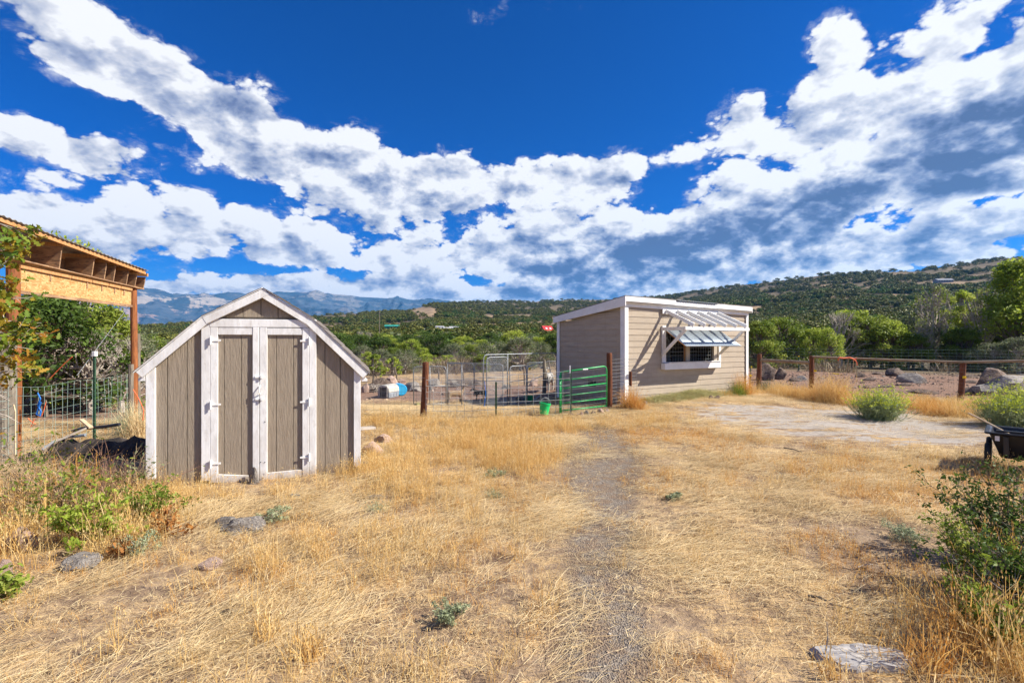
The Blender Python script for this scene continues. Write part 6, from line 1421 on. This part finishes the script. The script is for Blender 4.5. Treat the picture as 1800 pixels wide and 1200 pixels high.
# black yard cart
def cart():
    g_ = gp(1826, 5.85); r = thing('yard_cart', 'black plastic two wheeled yard cart at the right edge', 'cart', g_, R(-46))
    x0, x1, y0, y1 = -.42, .50, -.30, .34
    def ring(e, z): return [(x0 + e, y0 + e, z), (x1 - e, y0 + e, z), (x1 - e, y1 - e, z), (x0 + e, y1 - e, z)]
    m_ = MB(); V = ring(.10, .16) + ring(.0, .46) + ring(-.045, .46) + ring(-.045, .485) + ring(.01, .485) + ring(.11, .18)
    F = [(3, 2, 1, 0)]
    for a_ in range(5):
        for k in range(4): F.append((a_ * 4 + k, a_ * 4 + (k + 1) % 4, a_ * 4 + 4 + (k + 1) % 4, a_ * 4 + 4 + k))
    F.append((20, 21, 22, 23)); m_.add(V, F); m_.build('tub', M['black_plastic'], r, .012)
    for k in range(4): m_ = MB(); m_.box(x0 + .12 + .2 * k, x0 + .17 + .2 * k, y0 - .012, y0 + .06, .22, .44); m_.build('tub_rib', M['black_plastic'], r, .004)
    for (yy) in (-.24, .30):
        for q in (0,):
            W_ = MB(); c = Vector((x0 - .015, yy, .17)); pts = [(c.x, c.y + .145 * math.cos(t), c.z + .145 * math.sin(t)) for t in np.linspace(0, 2 * math.pi, 25)]
            W_.tube(pts, .028, 8); w_ = W_.build('wheel', M['rubber'], r, smooth=True)
            m_ = MB(); m_.tube([(c.x - .02, c.y, c.z), (c.x + .02, c.y, c.z)], .13, 18); m_.build('rim', M['black_plastic'], w_)
            for k in range(5): t = k * 1.2566; m_ = MB(); m_.bar((c.x - .024, c.y, c.z), (c.x - .024, c.y + .12 * math.cos(t), c.z + .12 * math.sin(t)), .02, .012, (1, 0, 0)); m_.build('spoke', M['crate_grey'], w_)
    m_ = MB(); m_.tube([(x0 - .03, -.26, .17), (x0 - .03, .32, .17)], .012, 6); m_.build('axle', M['galv'], r)
    for sg in (-.2, .2): m_ = MB(); m_.tube([(x1 - .02, sg, .44), (x1 + .25, sg, .56)], .016, 8); m_.build('handle_arm', M['black_plastic'], r)
    m_ = MB(); m_.bar((x0 + .06, y0 + .03, .50), (x1 - .05, y0 + .03, .50), .05, .02); m_.build('tool_tray', M['black_plastic'], r, .004)
    m_ = MB(); m_.box(x0 + .05, x0 + .09, y0 - .0045, y0 + .0, .38, .44); m_.build('sticker', M['cap_white'], r)
    m_ = MB(); a_ = px(1703, 726, 6.6); b_ = px(1765, 758, 6.0); m_.tube([a_, a_.lerp(b_, .5) + Vector((0, 0, .005)), b_, b_ + (b_ - a_) * .25], .011, 8); tag(m_.build('wooden_pole', M['stick']), 'pale wooden pole sticking out of the black cart', 'pole')
cart()

# dark weed fabric heap, pipes, cords by the left fence
def fabric():
    g0 = gp(190, 7.0); r = thing('fabric_heap', 'crumpled heap of dark weed fabric between fence and shed', 'heap', g0)
    nx, ny = 60, 26; V = []; 
    for j in range(ny + 1):
        for i in range(nx + 1):
            x = (i / nx - .5) * 2.2; y = (j / ny - .5) * 1.1; e = max(0, 1 - (2 * i / nx - 1) ** 4) * max(0, 1 - (2 * j / ny - 1) ** 2)
            z = .42 * e ** .7 * (.35 + 1.1 * abs(float(fbm(x * 2.2 + 4, y * 2.8, 4, 301)) - .5) * 2 + .25 * float(fbm(x * 7, y * 7, 2, 305))) * (.55 + .45 * i / nx)
            V.append((x, y, z - .03))
    F = [(j * (nx + 1) + i, j * (nx + 1) + i + 1, (j + 1) * (nx + 1) + i + 1, (j + 1) * (nx + 1) + i) for j in range(ny) for i in range(nx)]
    m_ = MB(); m_.add(V, F); m_.build('cloth', M['fabric_dark'], r, smooth=True)
fabric()
m_ = MB(); m_.tube([px(128, 757, 7.2), px(150, 752, 7.1), px(180, 750, 7.0), px(210, 745.5, 6.9)], .022, 8); tag(m_.build('black_pipe', M['black_plastic']), 'black plastic pipe lying on the dark fabric heap', 'pipe')
m_ = MB(); m_.tube([px(75, 790, 6.7), px(95, 776, 6.8), px(120, 768, 6.9), px(150, 764, 6.9)], .022, 8); tag(m_.build('grey_pipe', M['crate_grey']), 'grey pipe curving along the front of the fabric heap', 'pipe')
m_ = MB(); m_.bar(px(100, 774, 6.75), px(152, 752, 6.95), .05, .02); tag(m_.build('weathered_board', M['bark_pale']), 'pale weathered board propped on the fabric heap', 'board')
m_ = MB(); m_.bar(px(143, 737, 7.2), px(160, 751, 6.95), .05, .02); tag(m_.build('weathered_board', M['stick']), 'short pale board tip above the fabric heap', 'board')
def cord(pts, rad, mat, label, Y, name='cord'):
    rg_ = random.Random(len(label)); P_ = [px(u, v, Y) + Vector((rg_.gauss(0, .01), -.03, 0)) for u, v in pts]; m_ = MB(); m_.tube(P_, rad, 5); tag(m_.build(name, mat), label, 'cord')
cord([(70, 690), (75, 700), (72, 712), (77, 722), (73, 730), (69, 727), (76, 706)], .011, M['blue_rope'], 'blue cord tied on the left mesh fence', 7.15)
cord([(54, 734), (60, 742), (66, 744), (58, 750), (64, 736)], .006, M['orange_rope'], 'orange twine knot low on the left mesh fence', 7.1)
cord([(85, 706), (82, 718), (77, 730), (70, 733)], .006, M['orange_rope'], 'orange twine loop beside the blue cord', 7.3)
cord([(237, 684), (243, 695), (249, 708), (253, 720), (255, 738)], .007, M['orange_rope'], 'orange twine hanging beside the shed eave', 7.9)
cord([(28, 710), (31, 722), (31, 760), (30, 800)], .010, M['stick'], 'tan strap hanging at the left fence corner', 6.7, 'strap')
cord([(90, 665), (105, 650), (118, 638), (130, 627)], .008, M['orange_rope'], 'red orange cord slanting behind the white capped stake', 8.6)
cord([(852, 670), (853, 690), (851, 712), (853, 722), (866, 724)], .010, M['blue_rope'], 'blue hose hanging down the kennel gate corner', 11.7, 'hose')
cord([(1473, 628), (1482, 629), (1492, 628), (1500, 631), (1504, 629), (1503, 633)], .016, M['orange_rope'], 'orange twine bundle over the long pole rail', 14.0)
cord([(1474, 629), (1473, 634)], .014, M['orange_rope'], 'short orange twine end at the left of the rail bundle', 13.98)
cord([(1497, 634), (1500, 632), (1504, 636), (1505, 642)], .012, M['orange_rope'], 'curled orange twine hanging right below the rail bundle', 13.96)
m_ = MB(); m_.bar(px(1464, 656, 15.5), px(1474, 657, 15.5), .05, .03); tag(m_.build('yellow_strip', M['yellow_plastic']), 'yellow plastic strip lying in the corral', 'strip')
for (u, v, Y, lab) in ((1320, 645, 15.9, 'upper yellow insulator right of the barn corner'), (1319, 660, 15.7, 'lower yellow insulator right of the barn corner'), (1433, 651.5, 14.4, 'yellow insulator on the second corral post'), (1695, 663, 12.8, 'orange insulator on the leaning corral post'), (1404, 626, 26, 'orange insulator on a far thin stake'), (931, 648, 13.3, 'yellow insulator behind the green feed tub')):
    m_ = MB(); p_ = px(u, v, Y); m_.box(-.03, .03, -.02, .02, -.03, .03); m_.tube([(0, -.02, 0), (0, -.05, 0)], .02, 8); tag(m_.build('insulator', M['yellow_plastic'], None, loc=p_), lab, 'insulator')
for (u, Y, vt, lab) in ((1319.5, 15.8, 642, 'thin black stake carrying yellow insulators by the barn'), (1404, 26.3, 624, 'thin dark stake at the far side of the corral'), (925, 12.75, 668, 'dark green stake at the back of the kennel')):
    g_ = gp(u, Y); m_ = MB(); m_.tube([(0, 0, -.1), (0, 0, px(u, vt, Y).z - g_.z)], .015 if Y < 20 else .03, 6); tag(m_.build('thin_stake', M['tpost_green'], None, loc=g_), lab, 'stake')
# planks, sticks, fallen twigs
m_ = MB(); m_.bar(px(630, 753, 7.6) , px(657, 751, 7.8), .12, .035); tag(m_.build('white_plank', M['bark_pale']), 'short white plank on the ground right of the shed', 'plank')
for k, (a_, b_, rr_, mt, lab) in enumerate([
    ((1378, 789), (1410, 797), .012, 'bark', 'dark broken stick right of the wheel track'), ((1420, 1052), (1455, 1062), .010, 'bark', 'dark charred stick left of the slab rock'), ((1455, 1065), (1530, 1088), .006, 'bark', 'long thin dark twig above the slab rock'),
    ((1450, 1160), (1458, 1095), .004, 'bark_pale', 'white dry stem standing by the slab rock'), ((1508, 1001), (1535, 996), .005, 'bark_pale', 'small pale twig in the right straw'), ((1465, 834), (1502, 827), .004, 'stick', 'pale stem lying on the right grass'),
    ((1570, 1066), (1585, 1078), .006, 'bark_pale', 'curled pale leaf stem above the slab rock')]):
    def gq(u, v):
        Y = 4.
        for _ in range(10): Y = (CAMZ - h(X(u, Y), Y)) * FPX / (v - 600)
        return gp(u, Y, .02)
    A_, B_ = gq(*a_), gq(*b_)
    if k == 3: B_ = A_ + Vector((.01, 0, .17))
    m_ = MB(); m_.tube([A_, A_.lerp(B_, .5) + Vector((.01, 0, .008)), B_], [rr_, rr_ * .8, rr_ * .5], 6); tag(m_.build('fallen_stick', M[mt]), lab, 'stick')
# brush piles of grey branches
def brush(u, Y, wpx, hpx, label, seed):
    rg_ = random.Random(seed); g_ = gp(u, Y); w_ = wpx / FPX * Y; hh = hpx / FPX * Y; m_ = MB()
    for _ in range(150):
        a_ = rg_.uniform(0, 6.28); c = Vector((rg_.gauss(0, .2) * w_, rg_.gauss(0, .15) * w_, rg_.random() * hh * .7)); d = Vector((math.cos(a_), math.sin(a_), rg_.uniform(-.2, .4))) * w_ * .25
        m_.tube([c - d, c + Vector((0, 0, .04)), c + d], [.008, .007, .003], 3, tone=rg_.random(), caps=False)
    o = m_.build('brush_pile', M['bark_pale'], None, loc=g_); tag(o, label, 'brush pile')
brush(800, 19, 32, 13, 'grey brush pile behind the tall kennel panel', 1); brush(833, 19.4, 30, 11, 'grey brush pile behind the far rounded panels', 2); brush(660, 16.8, 30, 16, 'grey dead branches over the dark boulder', 3)

# ------------------------------------------------------------------ far buildings
def far_pt(u, v):
    rr_ = np.geomspace(60, 1400, 500); a_ = math.atan((u - 900) / FPX); x = rr_ * math.sin(a_); y = rr_ * math.cos(a_); z = H(x, y); vv = 600 - (z - CAMZ) / y * FPX
    i = int(np.argmax(vv <= v)) if (vv <= v).any() else 300
    return Vector((x[i], y[i], z[i]))
def house(u, v, w_, d_, hh, roof, wall, label, rz=0, name='farm_house', rh=.5, win=3):
    p_ = far_pt(u, v); r = thing(name, label, 'building', p_, rz)
    m_ = MB(); m_.box(-w_ / 2, w_ / 2, -d_ / 2, d_ / 2, -2, hh); m_.build('wall', wall, r)
    m_ = MB(); m_.poly([(-w_ / 2 - .4, -d_ / 2 - .5, hh), (-w_ / 2 - .4, d_ / 2 + .5, hh), (-w_ / 2 - .4, 0, hh + d_ * rh)], (w_ + .8, 0, 0)); R_ = m_.build('roof', roof, r)
    for k in range(win): x = -w_ / 2 + w_ * (k + .5) / win; m_ = MB(); m_.box(x - .6, x + .6, -d_ / 2 - .04, -d_ / 2 + .01, hh * .4, hh * .8); m_.build('window', M['dark_inside'], r)
    return R_, d_, hh
p_ = px(961, 583, 170)
R_, d_, hh = house(961, 588, 3.8, 4.8, 1.6, M['red_roof'], M['pale_paint'], 'small house with a red roof left of the barn', .35, rh=.45, win=2)
for k in range(2):
    m_ = MB(); m_.hexa([(-1.2 + 1.8 * k, -2.0, hh + .68), (-.4 + 1.8 * k, -2.0, hh + .68), (-.4 + 1.8 * k, -1.2, hh + 1.23), (-1.2 + 1.8 * k, -1.2, hh + 1.23), (-1.2 + 1.8 * k, -2.0, hh + .80), (-.4 + 1.8 * k, -2.0, hh + .80), (-.4 + 1.8 * k, -1.2, hh + 1.35), (-1.2 + 1.8 * k, -1.2, hh + 1.35)]); m_.build('skylight', M['pale_paint'], R_)
house(689, 579, 9, 5, 2.2, M['teal_roof'], M['teal_roof'], 'teal metal shed on the far slope above the goat pen', .1, name='metal_shed', rh=.2, win=2)
for (u, v, w_, lab) in ((803, 583, 7, 'white trailer with blue stripe at the far yard'), (788, 584.5, 4, 'white van left of the far trailer'), (773, 582, 4, 'small white camper in the far yard'), (763, 588, 8, 'low pale trailer at the left of the far yard')):
    p_ = far_pt(u, v); r = thing('parked_trailer', lab, 'trailer', p_, .1); m_ = MB(); m_.box(-w_ / 2, w_ / 2, -1.2, 1.2, .5, 2.3); m_.build('body', M['pale_paint'], r, .15)
    for x in (-w_ * .28, w_ * .28): m_ = MB(); m_.tube([(x, -1.25, .45), (x, -1.0, .45)], .4, 10); m_.build('wheel', M['rubber'], r)
    for k in range(3): x = -w_ / 3 + w_ / 3 * k; m_ = MB(); m_.box(x - .3, x + .3, -1.23, -1.19, 1.4, 1.9); m_.build('window', M['grey_paint'], r)
house(1658, 497, 15, 7, 2.2, M['grey_paint'], M['grey_paint'], 'long grey house on the ridge above the tree belt', -.1, rh=.25, win=6)
p_ = far_pt(668, 612); 
m_ = MB(); m_.tube([(0, 0, -1), (0, 0, 7.5)], .08, 6); m_.bar((-.8, 0, 6.9), (.8, 0, 6.9), .1, .1); tag(m_.build('utility_pole', M['log_grey'], None, loc=gp(667, 95)), 'thin utility pole on the valley slope above the shed roof', 'pole')
for k, (u, Y, vt, lab) in enumerate([(633, 90, 580, 'bare white tree above the right roof slope of the shed'), (648, 92, 582, 'second bare white tree above the right roof slope of the shed')]):
    tree('bare', 0, u, Y, vt, lab, wf=.8)
